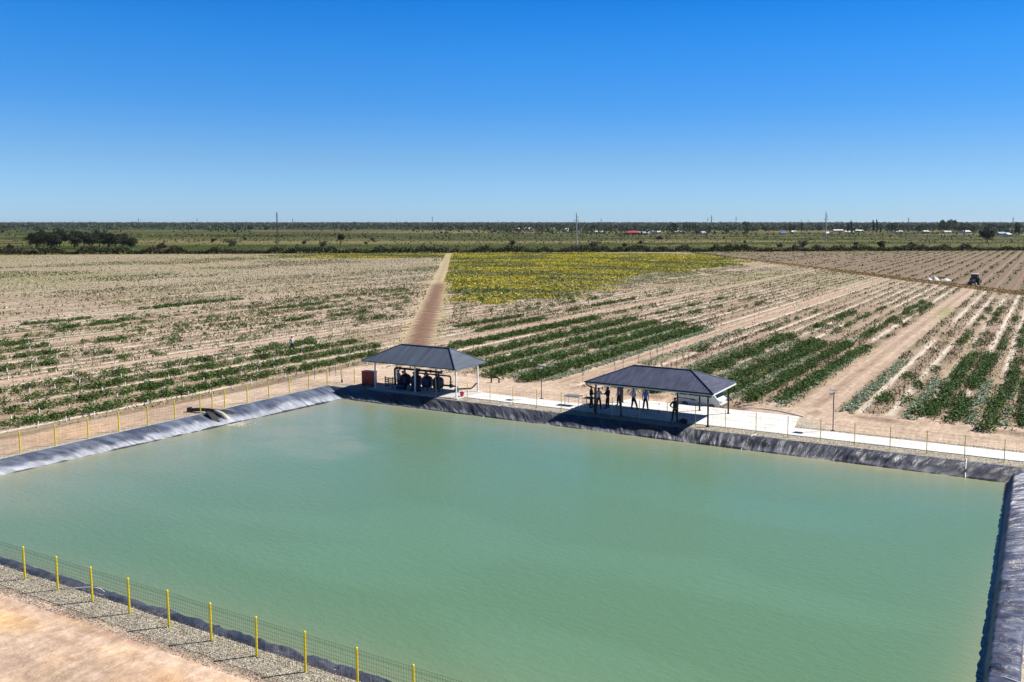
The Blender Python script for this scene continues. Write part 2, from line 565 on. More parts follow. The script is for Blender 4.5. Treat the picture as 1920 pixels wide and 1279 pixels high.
def ground_colour(X, Y):
    hs, ds, ps, pt = lines(X, Y)
    n1 = fbm(X / 9, Y / 14, 3); n2 = fbm(X / 2.3, Y / 5, 9); n3 = fbm(X / 40, Y / 40, 5)
    soil = np.zeros(X.shape + (3,)); soil[:] = (0.345, 0.270, 0.195)
    soil = mixc(soil, (0.39, 0.31, 0.235), sstep(0.35, 0.7, n3))
    # plantation rows: dull vegetated bands, pale bare wheel lines between
    ph = ((X - ROW0) / PITCHR) % 1.0
    bar = np.exp(-((ph - 0.5) / 0.16) ** 2)
    veg = np.clip(np.exp(-((np.minimum(ph, 1 - ph)) / 0.13) ** 2) + 0.55 * bar, 0, 1) * sstep(0.3, 0.62, n2 * .6 + n1 * .4)
    soil = mixc(soil, (0.185, 0.16, 0.095), veg * 0.8)
    soil = mixc(soil, (0.285, 0.20, 0.145), np.exp(-((ph - 0.5) / 0.11) ** 2) * sstep(.35, .6, fbm(X / 2.3, Y / 14, 22)) * .55)
    pale = np.exp(-((ph - 0.25) / 0.05) ** 2) + np.exp(-((ph - 0.75) / 0.05) ** 2)
    soil = mixc(soil, (0.16, 0.14, 0.085), np.exp(-((ph - 0.12) / 0.07) ** 2) * (X < -60) * sstep(.35, .6, fbm(X / 2.3, Y / 12, 23)) * .6)
    soil = mixc(soil, (0.74, 0.68, 0.59), np.clip(pale, 0, 1) * sstep(0.36, 0.56, fbm(X / 2.3, Y / 22, 21)) * (0.95 - .05 * (X > -60)))
    far = sstep(150, 300, np.hypot(X, Y))
    soil = mixc(soil, (0.315, 0.28, 0.19), far * 0.5)
    soil = mixc(soil, (0.25, 0.245, 0.12), sstep(0.5, 0.75, fbm(X / 60, Y / 60, 44)) * far * 0.7)
    for tx, tw, y0 in TRACKS:
        wv = 0.5 * (fbm(Y / 25, Y * 0 + tx, 31) - 0.5)
        d = np.abs(X - tx - wv)
        k = (1 - sstep(tw * 0.8, tw * 1.15, d)) * (Y > y0)
        soil = mixc(soil, (0.43, 0.325, 0.245), k * 0.85)
        k2 = (np.exp(-((d - tw * .45) / .18) ** 2)) * (Y > y0)
        soil = mixc(soil, (0.56, 0.45, 0.36), k2 * 0.7)
        soil = mixc(soil, (0.30, 0.215, 0.155), np.exp(-(d / .25) ** 2) * (Y > y0) * sstep(.35, .6, fbm(X / 1.2, Y / 8, 32)) * .6)
    # grassy part of the right hand track
    gk = np.exp(-((X + 15.9) / .8) ** 2) * np.exp(-((Y - 158) / 12) ** 2) * .8
    soil = mixc(soil, (0.22, 0.26, 0.07), np.clip(gk, 0, 1) * .8)
    ym = yellow_mask(X, Y).astype(float)
    soil = mixc(soil, (0.30, 0.26, 0.07), ym * 0.8)
    # field beyond the earth ditch
    bf = (ds > 0) & (hs < 0) & (X > -220) & (Y > 150)
    ph2 = (X / 4.1) % 1.0
    brown = np.zeros(X.shape + (3,)); brown[:] = (0.215, 0.158, 0.118)
    brown = mixc(brown, (0.17, 0.165, 0.085), np.exp(-((ph2 - .5) / .17) ** 2) * sstep(.25, .6, n1 * .5 + n2 * .5))
    brown = mixc(brown, (0.12, 0.13, 0.05), sstep(-75, -10, hs) * sstep(.3, .6, n1) * .7)
    brown = mixc(brown, (0.34, 0.27, 0.20), np.exp(-((ph2 - .1) / .07) ** 2) * .6)
    soil = np.where(bf[..., None], brown, soil)
    dk = np.exp(-((ds - 1.2) / 1.8) ** 2) * (hs < 0) * (Y > 150)
    soil = mixc(soil, (0.40, 0.27, 0.14), dk)
    dk = np.exp(-((ds + 0.6) / 0.9) ** 2) * (hs < 0) * (Y > 150)
    soil = mixc(soil, (0.10, 0.085, 0.05), dk * 0.8)
    # oblique centre path
    on = (pt > -16) & (hs < 0)
    k = (1 - sstep(1.5, 3.0, np.abs(ps + .3) + 1.5 * (n2 - .5))) * on
    soil = mixc(soil, (0.42, 0.34, 0.23), k * .85 * (1 - .95 * sstep(104, 118, pt)))
    soil = mixc(soil, (0.24, 0.235, 0.11), np.exp(-((np.abs(ps + .35) - .1) / .45) ** 2) * on * sstep(106, 116, pt) * .8)
    soil = mixc(soil, (0.33, 0.30, 0.14), np.exp(-((np.abs(ps) - 2.2) / .6) ** 2) * on * sstep(.4, .6, n2) * .6)
    kk = (1 - sstep(1.25, 1.5, np.abs(ps - .1) + .3 * (n2 - .5))) * on * (1 - sstep(96, 116, pt + 8 * (n2 - .5)))
    soil = mixc(soil, (0.205, 0.128, 0.092), kk)
    for o_ in (-1.3, 0.6):
        kk = np.exp(-((ps - o_) / .3) ** 2) * on * sstep(106, 114, pt)
        soil = mixc(soil, (0.62, 0.50, 0.36), kk)
    kk = np.exp(-((ps + 2.4) / .35) ** 2) * on * (1 - .8 * sstep(104, 116, pt))
    soil = mixc(soil, (0.60, 0.48, 0.34), kk * .8)
    # dirt roads round the pond
    road = (((Y > OUT['f']) & (Y < 68.2 + 1.6 * (n1 - .5))) & (X > -64)) | ((X > -63.8 + 1.2 * (n1 - .5)) & (Y < 70) & (X < 0)) | (Y < OUT['n'])
    rc = np.zeros(X.shape + (3,)); rc[:] = (0.47, 0.36, 0.275)
    rc = mixc(rc, (0.55, 0.44, 0.345), sstep(.35, .7, n1))
    rc = mixc(rc, (0.60, 0.475, 0.385), sstep(19.5, 17.5, Y) * .8) if False else np.where((Y < 19.4)[..., None], rc * .4 + np.array((0.62, 0.465, 0.36)) * .6, rc)
    rc = mixc(rc, (0.40, 0.27, 0.19), sstep(.56, .70, fbm(X / 5 + Y / 6, Y / .5 + X / 14, 78)) * (Y < 19) * .7)
    rc = mixc(rc, (0.22, 0.165, 0.115), np.exp(-((Y - 19.15 - .25 * (n2 - .5)) / .13) ** 2) * sstep(.3, .55, n2) * .9)
    st = sstep(.5, .75, fbm(X / 12, Y / 1.2, 77))
    rc = mixc(rc, (0.36, 0.265, 0.195), st * .5)
    # wet ochre stain on the near bank
    oc = sstep(0.40, 0.62, fbm(X / 7, Y / 3.5, 66)) * (Y < 19) * sstep(-40, -33, X)
    rc = mixc(rc, (0.70, 0.46, 0.22), oc * .9)
    oc = np.exp(-((Y - 37) / 3.5) ** 2) * (X < -60) * (X > -66)
    rc = mixc(rc, (0.56, 0.36, 0.20), oc * .45)
    # crumbly edge between road and field
    ed = np.exp(-((Y - 68.4) / .7) ** 2) * (X > -40) + np.exp(-((X + 64.0) / .5) ** 2) * (Y < 60)
    soil2 = np.where(road[..., None], rc, soil)
    soil2 = mixc(soil2, (0.20, 0.135, 0.095), np.clip(ed, 0, 1) * sstep(.35, .65, n2) * .8)
    # plain beyond the hedge
    u = (X * 0.817 + Y * 0.577)
    g1 = fbm(u / 260, hs / 45, 51); g2 = fbm(u / 60, hs / 18, 52); g3 = fbm(u / 700, hs / 120, 53)
    pl = np.zeros(X.shape + (3,)); pl[:] = (0.046, 0.064, 0.010)
    pl = mixc(pl, (0.12, 0.112, 0.030), sstep(.47, .62, g1))
    pl = mixc(pl, (0.065, 0.045, 0.028), sstep(.58, .72, g2) * sstep(120, 300, hs) * .8)
    pl = mixc(pl, (0.20, 0.18, 0.08), sstep(.56, .64, g3) * sstep(140, 260, hs) * .8)
    pl = mixc(pl, (0.035, 0.05, 0.02), sstep(1200, 1800, hs) * .8)
    out = np.where((hs > -0.5)[..., None], pl, soil2)
    return out


def ground_height(X, Y):
    hs, ds, ps, pt = lines(X, Y)
    z = np.zeros(X.shape)
    fld = ((Y > 69) | ((X < -65) & (Y > 18))) & (hs < -2) & (X < 19) & (X > -455)
    ph = ((X - ROW0) / PITCHR) % 1.0
    ridge = 0.10 * np.exp(-((np.minimum(ph, 1 - ph)) / 0.12) ** 2) + 0.09 * np.exp(-((ph - 0.5) / 0.16) ** 2)
    z += np.where(fld, ridge + 0.10 * (fbm(X / 1.1, Y / 2.2, 71) - .5), 0)
    k = np.exp(-((ps + .2) / 1.3) ** 2) * (pt > -12) * (pt < 108)
    z += 0.18 * k * (hs < 0)
    z += np.where(hs < 0, 0.22 * np.exp(-((ds - 1.4) / 1.2) ** 2) - 0.3 * np.exp(-((ds + .8) / .8) ** 2), 0) * (Y > 150)
    # rutted near bank falls away gently
    nb = sstep(19.2, 17.5, Y) if False else np.clip((19.3 - Y) / 3, 0, 1)
    z += nb * (0.18 * (fbm(X / 2.6 + Y / 9, Y / 1.1, 81) - .5) + 0.55 * (fbm(X / 9, Y / 5, 82) - .55)) * (Y > 4)
    z -= .36 * sstep(66.6, 67.0, Y) * sstep(69.4, 68.7, Y) * sstep(-29.2, -28.2, X) * sstep(-21.2, -22.2, X)
    z += (Y > 68.0) * (Y < 69.2) * (X > -44) * 0.10 * fbm(X / .8, Y / .5, 12)
    return z


XX, YY = np.meshgrid(xs, ys)
gc = ground_colour(XX, YY)
gz = ground_height(XX, YY)
gz = np.where((XX >= OUT['l'] - .35) & (XX <= OUT['r'] + .35) & (YY >= OUT['n'] - .6) & (YY <= OUT['f'] + .3), -0.0, gz)
nx, ny = len(xs), len(ys)
vv = np.stack([XX.ravel(), YY.ravel(), gz.ravel()], 1)
ii, jj = np.meshgrid(np.arange(nx - 1), np.arange(ny - 1))
cxm = (xs[ii] + xs[ii + 1]) / 2; cym = (ys[jj] + ys[jj + 1]) / 2
keep = ~((cxm > OUT['l']) & (cxm < OUT['r']) & (cym > OUT['n']) & (cym < OUT['f']))
b0 = (jj * nx + ii)[keep]
quads = np.stack([b0, b0 + 1, b0 + 1 + nx, b0 + nx], 1)
gme = np_mesh('ground', vv, quads, gc.reshape(-1, 3), smooth=True)
ground = link_mesh('ground', gme, M['ground'])
tag(ground, kind='structure')


def zat(x, y):
    return float(ground_height(np.array([float(x)]), np.array([float(y)]))[0])


def sheet(name, poly, z, mat, thick=0.0, kind='structure'):
    mb = MB()
    if thick:
        mb.prism([(x, y, z - thick) for x, y in poly], (0, 0, thick))
    else:
        mb.add([(x, y, z) for x, y in poly], [tuple(range(len(poly)))])
    o = mb.build(name, mat)
    return tag(o, kind=kind)


# gravel strips and paving
rng = np.random.RandomState(5)


def strip_poly(x0, x1, ya, yb, jag=0.12, step=0.7, both=False):
    n_ = int((x1 - x0) / step)
    X = np.linspace(x0, x1, n_)
    top = [(x, yb + (rng.rand() - .5) * jag) for x in X]
    bot = [(x, ya + ((rng.rand() - .5) * jag * 2.4 if both else 0)) for x in X]
    return bot + top[::-1]


sheet('near_gravel_strip', strip_poly(-66, 6, 19.33, 20.72, 0.05, both=True), 0.012, M['gravel'])
sheet('far_gravel_strip', strip_poly(-59.3, 3, 58.7, 60.34, .02), 0.010, M['gravel'])
sheet('paving_edge_gravel', strip_poly(-16.9, 3, 62.5, 63.25, 0.25), 0.008, M['gravel'])
sheet('corner_gravel', [(-16.9, 62.5), (-13.0, 62.5), (-13.9, 63.6), (-16.3, 66.0), (-16.9, 66.0)], 0.013, M['gravel'])
lp = strip_poly(20.0, 59.3, 0, 0.9, .25)
sheet('left_gravel_strip', [(-58.45 - y, x) for x, y in lp], 0.009, M['gravel'])
sheet('right_gravel_strip', [(-0.5, 18.5), (3.0, 18.5), (3.0, 60.3), (-0.5, 60.3)], 0.006, M['gravel'])
pav = sheet('paved_walk', [(-44.3, 60.34), (3, 60.34), (3, 62.62), (-16.3, 62.62), (-16.9, 66.4), (-31.3, 66.5), (-32.6, 62.7), (-44.3, 62.75)], 0.06, M['paving'], 0.1)
slab = sheet('pump_slab', [(-54.4, 59.35), (-44.35, 59.35), (-44.35, 63.1), (-54.4, 63.1)], 0.085, pmat('slab_concrete', (0.50, 0.48, 0.44), 0.85, bump=0.2), 0.12)

# ------------------------------------------------------------------ pond liner and water
outer = [(OUT['l'], OUT['n']), (OUT['r'], OUT['n']), (OUT['r'], OUT['f']), (OUT['l'], OUT['f'])]


def rimline(i, t):
    """outer rim and waterline point for side i (0 near, 1 right, 2 far, 3 left)"""
    a, b = outer[i], outer[(i + 1) % 4]
    c, d = WAT[i], WAT[(i + 1) % 4]
    L = math.dist(a, b)
    ox = a[0] + (b[0] - a[0]) * t; oy = a[1] + (b[1] - a[1]) * t
    wx = c[0] + (d[0] - c[0]) * t; wy = c[1] + (d[1] - c[1]) * t
    return ox, oy, wx, wy, L


lv, lq, lc, luv = [], [], [], []
base = 0
V = np.concatenate([[-0.10, -0.08, 0.0], np.linspace(0.05, 1.0, 20), [1.1, 1.25, 1.6]])
for side in range(4):
    L = rimline(side, 0)[4]
    nu = int(L / (0.05 if side < 2 else 0.08))
    T = np.linspace(0, 1, nu)
    a = np.array([rimline(side, t)[:4] for t in T])
    ox, oy, wx, wy = a.T
    U = T * L
    Vg, Ug = np.meshgrid(V, U)
    PX = ox[:, None] + (wx - ox)[:, None] * Vg
    PY = oy[:, None] + (wy - oy)[:, None] * Vg
    drop = 0.64
    Z = 0.035 - drop * (np.clip(Vg, 0, 2) ** 1.12)
    if side == 1:
        Z = 0.035 - 0.10 * Vg - 0.55 * sstep(.74, 1.0, Vg) - np.where(Vg > 1, (Vg - 1) * 1.2, 0)
    Z = np.where(Vg < 0, 0.02, Z)
    amp = {0: .10, 1: .17, 2: .12, 3: .09}[side]
    sk = {0: 0.5, 1: 0.35, 2: 0.12, 3: 0.5}[side]
    us = Ug + sk * Vg * 1.2
    if side == 1:
        w1 = np.abs(vn(us / 0.42, Vg * 0.8, 11) - .5) * 2
        w2 = fbm(us / 0.22, Vg * 1.5, 12)
        wr = 0.65 * (1 - w1) + 0.5 * w2
    elif side == 0:
        w1 = np.abs(fbm(us / 0.8, Vg * 1.2 + us / 3, 13) - .5) * 4
        wr = 1.1 * (1 - np.clip(w1, 0, 1)) + .6 * fbm(us / .3, Vg * 2, 14)
    else:
        w1 = np.abs(fbm(us / 1.7, Vg * 0.7, 15 + side) - .5) * 5
        w2 = np.abs(vn(us / .45, Vg * 0.8, 16 + side) - .5) * 2
        gate = sstep(.45, .75, vn(Ug / 4.5, Ug * 0, 19 + side))
        wr = 0.8 * (1 - np.clip(w1, 0, 1)) + (0.25 + 1.2 * gate) * (1 - w2) * .7 + 0.3 * fbm(us / .3, Vg, 8)
    env = np.clip(np.sin(np.clip(Vg, 0, 1.15) / 1.15 * math.pi), 0, 1) ** 0.6
    cor = np.clip(np.minimum(Ug, L - Ug) / 0.8, 0, 1)
    dz = (wr - .55) * amp * env * cor * (1.5 if side in (0, 3) else 1.25)
    bulge = (0.10 if side != 3 else 0.04) * np.sin(np.clip(Vg, 0, 1) * math.pi) * cor
    Z = Z + dz + bulge * (fbm(Ug / 5, Ug * 0, 23) if side != 0 else 0.7)
    edge_j = 0.10 * (fbm(Ug / 1.3, Ug * 0, 29 + side) - .5) * (Vg < 0.02) * cor
    nrm = {0: (0, -1), 1: (1, 0), 2: (0, 1), 3: (-1, 0)}[side]
    PX = PX + nrm[0] * edge_j; PY = PY + nrm[1] * edge_j
    dust = np.clip(fbm(us / .9, Vg * 1.1, 33 + side) * 1.5 - .45, 0, 1)
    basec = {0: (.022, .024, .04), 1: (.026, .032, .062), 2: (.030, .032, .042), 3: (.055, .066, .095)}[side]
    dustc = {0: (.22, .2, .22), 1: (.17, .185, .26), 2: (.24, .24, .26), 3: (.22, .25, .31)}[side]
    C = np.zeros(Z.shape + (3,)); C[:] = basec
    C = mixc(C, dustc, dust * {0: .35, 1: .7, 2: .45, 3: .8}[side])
    if side == 3:
        cr_ = sstep(.50, .85, Vg + .5 * (fbm(Ug / 1.1, Vg * 1.5, 35) - .5)) * (Vg < .985) * sstep(2.5, 6, L - Ug) ** .3
        C = mixc(C, (.62, .64, .66), cr_ * .45)
    if side == 2:
        cr_ = (Vg < .97) * sstep(.55, .8, (Vg - .5) + fbm(Ug / .35, Vg * 2, 36) * .6)
        C = mixc(C, (.5, .5, .52), cr_ * .35)
        mud = sstep(.6, .9, 1 - Vg) * .0
    C = mixc(C, (.02, .022, .03), (Vg > .985) * .9)
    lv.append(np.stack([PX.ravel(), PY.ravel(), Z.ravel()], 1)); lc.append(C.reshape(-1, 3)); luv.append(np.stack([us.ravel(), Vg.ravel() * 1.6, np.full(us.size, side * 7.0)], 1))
    nvv = len(V)
    I, J = np.meshgrid(np.arange(nu - 1), np.arange(nvv - 1), indexing='ij')
    b_ = base + (I * nvv + J).ravel()
    lq.append(np.stack([b_, b_ + nvv, b_ + nvv + 1, b_ + 1], 1))
    base += nu * nvv
lme = np_mesh('pond_liner', np.concatenate(lv), np.concatenate(lq), np.concatenate(lc), smooth=True)
_a = lme.attributes.new('SUV', 'FLOAT_VECTOR', 'POINT'); _a.data.foreach_set('vector', np.concatenate(luv).astype(np.float32).ravel())
bm = bmesh.new(); bm.from_mesh(lme); bmesh.ops.recalc_face_normals(bm, faces=bm.faces); bm.to_mesh(lme); bm.free()
liner = link_mesh('pond_liner', lme, M['liner'])
tag(liner, 'wrinkled black plastic sheet lining the banks of the pond', 'pond liner')

# water
wx = np.linspace(-58.6, -0.6, 175); wy = np.linspace(20.9, 58.4, 115)
WX, WY = np.meshgrid(wx, wy)
dfar = 57.2 - WY; dleft = WX + 57.4 - (WY - 21.8) * 0.06; dright = -1.8 - WX; dnear = WY - 21.8
nn = fbm(WX / 6, WY / 3, 61); nb_ = fbm(WX / 14, WY / 5, 62)
clear = np.zeros(WX.shape + (3,)); clear[:] = (0.112, 0.210, 0.118)
clear = mixc(clear, (0.104, 0.197, 0.106), sstep(40, 24, WY) if False else np.clip((42 - WY) / 18, 0, 1))
clear = mixc(clear, (0.13, 0.245, 0.15), np.clip(sstep(.5, .7, nb_), 0, 1) * .35)
clear = mixc(clear, (0.10, 0.215, 0.14), np.exp(-((WY - 50) / 7) ** 2) * sstep(.4, .65, nb_) * .6)
mud = np.exp(-np.clip(dfar, 0, 99) / 3.0) * (0.35 + .9 * nn)
mud = np.maximum(mud, np.exp(-np.clip(dfar, 0, 99) / 5.5) * np.clip((-36 - WX) / 16, 0, 1) * (.4 + .9 * nn))
mud = np.maximum(mud, np.exp(-np.clip(dleft, 0, 99) / 6.5) * (.40 + 1.0 * nn))
mud = np.maximum(mud, np.exp(-np.clip(dright, 0, 99) / .8) * np.clip((50 - WY) / 20, 0, 1) * .5)
mud = np.maximum(mud, np.exp(-np.clip(dnear, 0, 99) / 1.6) * .45)
dinf = np.hypot((WX + 51) / 8.5, (WY - 45.5) / 4.5) + 1.3 * (fbm(WX / 3, WY / 1.8, 64) - .5)
mud = np.maximum(mud, np.exp(-dinf ** 2) * (.55 + .6 * (nn - .3)))
mud = np.clip(mud, 0, 1)
wc = mixc(clear, (0.34, 0.305, 0.20), mud * .85)
I, J = np.meshgrid(np.arange(len(wx) - 1), np.arange(len(wy) - 1))
b_ = (J * len(wx) + I).ravel()
wme = np_mesh('pond_water', np.stack([WX.ravel(), WY.ravel(), np.full(WX.size, WZ)], 1), np.stack([b_, b_ + 1, b_ + 1 + len(wx), b_ + len(wx)], 1), wc.reshape(-1, 3))
pw = link_mesh('pond_water', wme, M['water']); tag(pw, kind='structure')

# ------------------------------------------------------------------ vegetation tools (numpy)
def leaves(P, size, cols, seed=0, flat=0.5, aspect=1.0):
    """one small quad leaf per point, random facing"""
    r = np.random.RandomState(seed)
    n_ = len(P)
    nrm = r.normal(size=(n_, 3)); nrm[:, 2] = np.abs(nrm[:, 2]) + flat
    nrm /= np.linalg.norm(nrm, axis=1)[:, None]
    t = r.normal(size=(n_, 3))
    t -= nrm * (t * nrm).sum(1)[:, None]; t /= np.linalg.norm(t, axis=1)[:, None]
    b = np.cross(nrm, t)
    s = (size * (0.6 + 0.8 * r.rand(n_)))[:, None] / 2
    a = s * aspect
    v = np.stack([P - t * s - b * a * .3, P + b * a * -.9, P + t * s - b * a * .2, P + b * a], 1).reshape(-1, 3)
    c = np.repeat(cols, 4, axis=0)
    q = np.arange(n_ * 4).reshape(-1, 4)
    return v, q, c


def blades(P, h, wdt, cols, seed=0, lean=0.35):
    """upright thin triangular-ish blades as quads"""
    r = np.random.RandomState(seed)
    n_ = len(P)
    a = r.rand(n_) * 6.283
    d = np.stack([np.cos(a), np.sin(a), a * 0], 1) * (wdt / 2)[:, None]
    le = r.normal(size=(n_, 3)) * lean * h[:, None]; le[:, 2] = h * (0.7 + .5 * r.rand(n_))
    v = np.stack([P - d, P + d, P + le + d * .35, P + le - d * .35], 1).reshape(-1, 3)
    return v, np.arange(n_ * 4).reshape(-1, 4), np.repeat(cols, 4, axis=0)


def vcol(base, var, n_, r, hue=0.1):
    c = np.asarray(base)[None, :] * (1 + var * (r.rand(n_, 1) * 2 - 1)) * (1 + hue * (r.rand(n_, 3) * 2 - 1))
    return np.clip(c, 0.003, 1)


def gheight(x, y):
    return ground_height(x, y)


def stuff(name, parts, mat, label, cat):
    vs, qs, cs = [], [], []; b = 0
    for v, q, c in parts:
        vs.append(v); qs.append(q + b); cs.append(c); b += len(v)
    me = np_mesh(name, np.concatenate(vs), np.concatenate(qs), np.concatenate(cs))
    o = link_mesh(name, me, mat)
    return tag(o, label, cat, kind='stuff')


GREEN = (0.048, 0.100, 0.018)


def crop_strip(x0, y0, x1, y1, wd, dens, seed, gap=0.45, h=0.55):
    """bushy plants along a row: returns leaf cloud"""
    r = np.random.RandomState(seed)
    L = math.hypot(x1 - x0, y1 - y0)
    npl = int(L / 0.42 * wd / 0.55 * dens)
    t = r.rand(npl); off = (r.rand(npl) - .5) * wd
    dx, dy = (x1 - x0) / L, (y1 - y0) / L
    px = x0 + (x1 - x0) * t - dy * off; py = y0 + (y1 - y0) * t + dx * off
    _ps = (px - PATH_P[0]) * PATH_N[0] + (py - PATH_P[1]) * PATH_N[1]
    k = (fbm(px / 1.4 + seed, py / 3.0, seed % 97) > gap) & (np.abs(_ps) > 4.0)
    for tx, tw, ty in TRACKS[:4]:
        k &= ~((np.abs(px - tx) < tw + .15) & (py > ty))
    px, py = px[k], py[k]
    npl = len(px)
    if npl == 0: return None
    rad = 0.32 + .26 * r.rand(npl); hh = h * (0.6 + .8 * r.rand(npl))
    nl = 44
    idx = np.repeat(np.arange(npl), nl)
    n_ = len(idx)
    th = r.rand(n_) * 6.283; ph = np.arccos(r.rand(n_) * 0.98)
    rr = 0.55 + .5 * r.rand(n_) ** .5
    X = px[idx] + np.cos(th) * np.sin(ph) * rad[idx] * rr
    Y = py[idx] + np.sin(th) * np.sin(ph) * rad[idx] * rr
    Z = np.cos(ph) * hh[idx] * rr * .9 + 0.05
    tone = (0.7 + .6 * r.rand(npl))[idx]
    cols = vcol(GREEN, .30, n_, r, .15) * tone[:, None]
    hot = r.rand(n_) < .22
    cols[hot] = vcol((0.12, 0.19, 0.035), .3, hot.sum(), r)
    Z = Z + gheight(X, Y)
    return leaves(np.stack([X, Y, Z], 1), np.full(n_, 0.135), cols, seed + 1)


def cabbages(x0, y0, x1, y1, wd, n_, seed, gap=0.4):
    r = np.random.RandomState(seed)
    n_ = int(n_ * 1.8); t = r.rand(n_); X = x0 + (x1 - x0) * t + (r.rand(n_) - .5) * wd; Y = y0 + (y1 - y0) * t
    k = fbm(X / 1.0, Y / 2.0, seed % 89) > gap; X, Y = X[k], Y[k]; n_ = len(X)
    nl = 7; idx = np.repeat(np.arange(n_), nl); m = len(idx)
    a = r.rand(m) * 6.283
    P = np.stack([X[idx] + np.cos(a) * .13, Y[idx] + np.sin(a) * .13, 0.05 + .12 * r.rand(m)], 1)
    P[:, 2] += gheight(P[:, 0], P[:, 1])
    return leaves(P, np.full(m, .17), vcol((0.27, 0.33, 0.22), .5, m, r, .1), seed + 3, flat=1.2)


# ---- left field crop rows
parts = []
left_rows = [(-67.2, 30, 78, 1.6, 1.1, .33), (-71.7, 34, 81, 1.55, 1.0, .38), (-76.5, 37, 83, 1.5, 1.0, .40), (-80.8, 39, 85, 1.4, .9, .42)]
sd_ = 100
for x, y0, y1, wd, dn, gp in left_rows:
    sd_ += 7
    p = crop_strip(x, y0, x - .3, y1, wd, dn, sd_, gp)
    if p: parts.append(p)
# thinner scattered plants further into the left field
for k in range(22):
    x = -83.6 - k * 4.62 / 2
    sd_ += 5
    p = crop_strip(x, 42 + k * .6, x, 165, 1.0, .42, sd_, .572 + (.03 if k % 2 else 0), .42)
    if p: parts.append(p)
for (px, py, n2_, sp) in [(170, 612, 3, 5), (215, 603, 2, 3), (560, 520 + 55, 3, 6), (380, 569, 5, 9), (345, 572, 3, 6), (300, 578, 2, 4), (655, 590, 5, 5), (600, 580, 2, 3), (700, 598, 2, 3), (560, 600, 2, 3), (45, 560 + 110, 4, 5), (30, 693, 3, 4), (70, 652, 2, 3), (210, 640, 2, 2), (15, 648, 2, 3), (110, 604, 2, 5)]:
    x, y = ground_at(px, py); sd_ += 3
    p = crop_strip(x, y - sp, x, y + sp, 1.3, 1.0, sd_, .30, .5)
    if p: parts.append(p)
stuff('green_crop_plants', parts, M['leaf'], 'low dark green bushy crop rows in the field left of the path', 'crop plants')

# ---- right field crop rows (between centre path and right edge)
parts = []
right_rows = [  # x, y0, y1, width, density, gap
    (-63.3, 83, 120, 2.1, 1.3, .26), (-57.3, 76, 122, 2.2, 1.3, .26), (-52.4, 73.5, 120, 2.0, 1.25, .28), (-48.2, 69.5, 120, 2.1, 1.25, .28), (-43.9, 68.8, 116, 2.2, 1.3, .26),
    (-70.0, 98, 116, 1.5, 1.2, .30), (-75.2, 101, 118, 1.4, 1.1, .35), (-72.5, 128, 175, 1.2, .8, .45), (-63.6, 118, 150, 1.1, .6, .50), (-57.5, 120, 175, 1.1, .6, .52), (-80, 122, 160, 1.1, .6, .5),
    (-36.5, 88, 100, 1.4, .8, .45), (-34.2, 70.5, 79, 1.8, 1.0, .40), (-31.0, 69.6, 114, 1.7, 1.2, .30), (-29.8, 80, 112, 1.4, 1.1, .34), (-26.5, 69.5, 110, 1.6, 1.25, .28), (-24.9, 69.8, 108, 1.4, 1.2, .30), (-22.3, 69.5, 110, 1.5, 1.3, .27), (-19.8, 71, 108, 1.35, 1.2, .30),
    (-29.5, 120, 150, 1.3, .8, .45), (-26.3, 120, 160, 1.0, .7, .5), (-21.7, 112, 175, 1.2, .8, .46), (-20.0, 135, 172, 1.1, .8, .46), (-35.0, 118, 150, 1.0, .5, .52), (-48, 122, 160, 1.1, .5, .53), (-52.6, 125, 170, 1.1, .5, .53),
    (-12.2, 69.8, 92, 1.0, .75, .52), (-10.6, 74, 96, 1.1, .8, .50),
    (-7.9, 71.0, 106, 1.3, 1.2, .34), (-6.1, 69.8, 108, 1.3, 1.2, .34), (-7.0, 72.5, 78, 1.0, .9, .40), (-8.6, 71, 80, 1.0, .9, .38), (-3.9, 67.9, 88, 1.1, 1.1, .38), (-3.3, 80, 104, 1.1, 1.1, .40), (-1.6, 68.6, 106, 1.25, 1.2, .34), (0.0, 72, 100, 1.1, 1.1, .38), (1.4, 69, 110, 1.3, 1.1, .3),
    (-9.8, 110, 165, 1.0, .55, .53), (-8.0, 112, 170, .9, .6, .53), (-3.4, 108, 150, 1.0, .7, .50), (-5.1, 112, 158, .8, .5, .53), (0.0, 108, 160, 1.2, .7, .5)]
for x, y0, y1, wd, dn, gp in right_rows:
    sd_ += 7
    nl_ = int(max(1, (y1 - y0) / 10))
    p = crop_strip(x, y0, x + .25, y1, wd * .84, dn * 1.05, sd_, gp + .01, .6)
    if p: parts.append(p)
stuff('green_crop_row_plants', parts, M['leaf'], 'dense dark green bushy crop rows between the path and the right edge', 'crop plants')

parts = []
for x, y0, y1, wd, n2_ in [(-46.0, 70, 112, .9, 330), (-50.5, 72, 112, .6, 200), (-41.9, 70, 116, .9, 380), (-54.8, 76, 110, .5, 130), (-38.4, 84, 118, 1.0, 180), (-28.4, 70, 108, .9, 220), (-23.8, 69.5, 100, .7, 150), (-19.2, 69.3, 100, .8, 150), (-13.9, 69.6, 100, 1.0, 260), (-9.3, 69.3, 90, 1.1, 170), (-33, 78, 100, 1.2, 120), (-5.0, 69.5, 90, .8, 120), (-2.8, 69.5, 90, .6, 60)]:
    sd_ += 3
    parts.append(cabbages(x, y0, x, y1, wd, n2_, sd_, .33))
stuff('pale_leafy_plants', parts, M['leaf'], 'pale blue green leafy vegetables growing in lines beside the green rows', 'vegetables')

# ---- dry weeds and stubble over the whole plantation
r = np.random.RandomState(77)
P_, C_, S_ = [], [], []


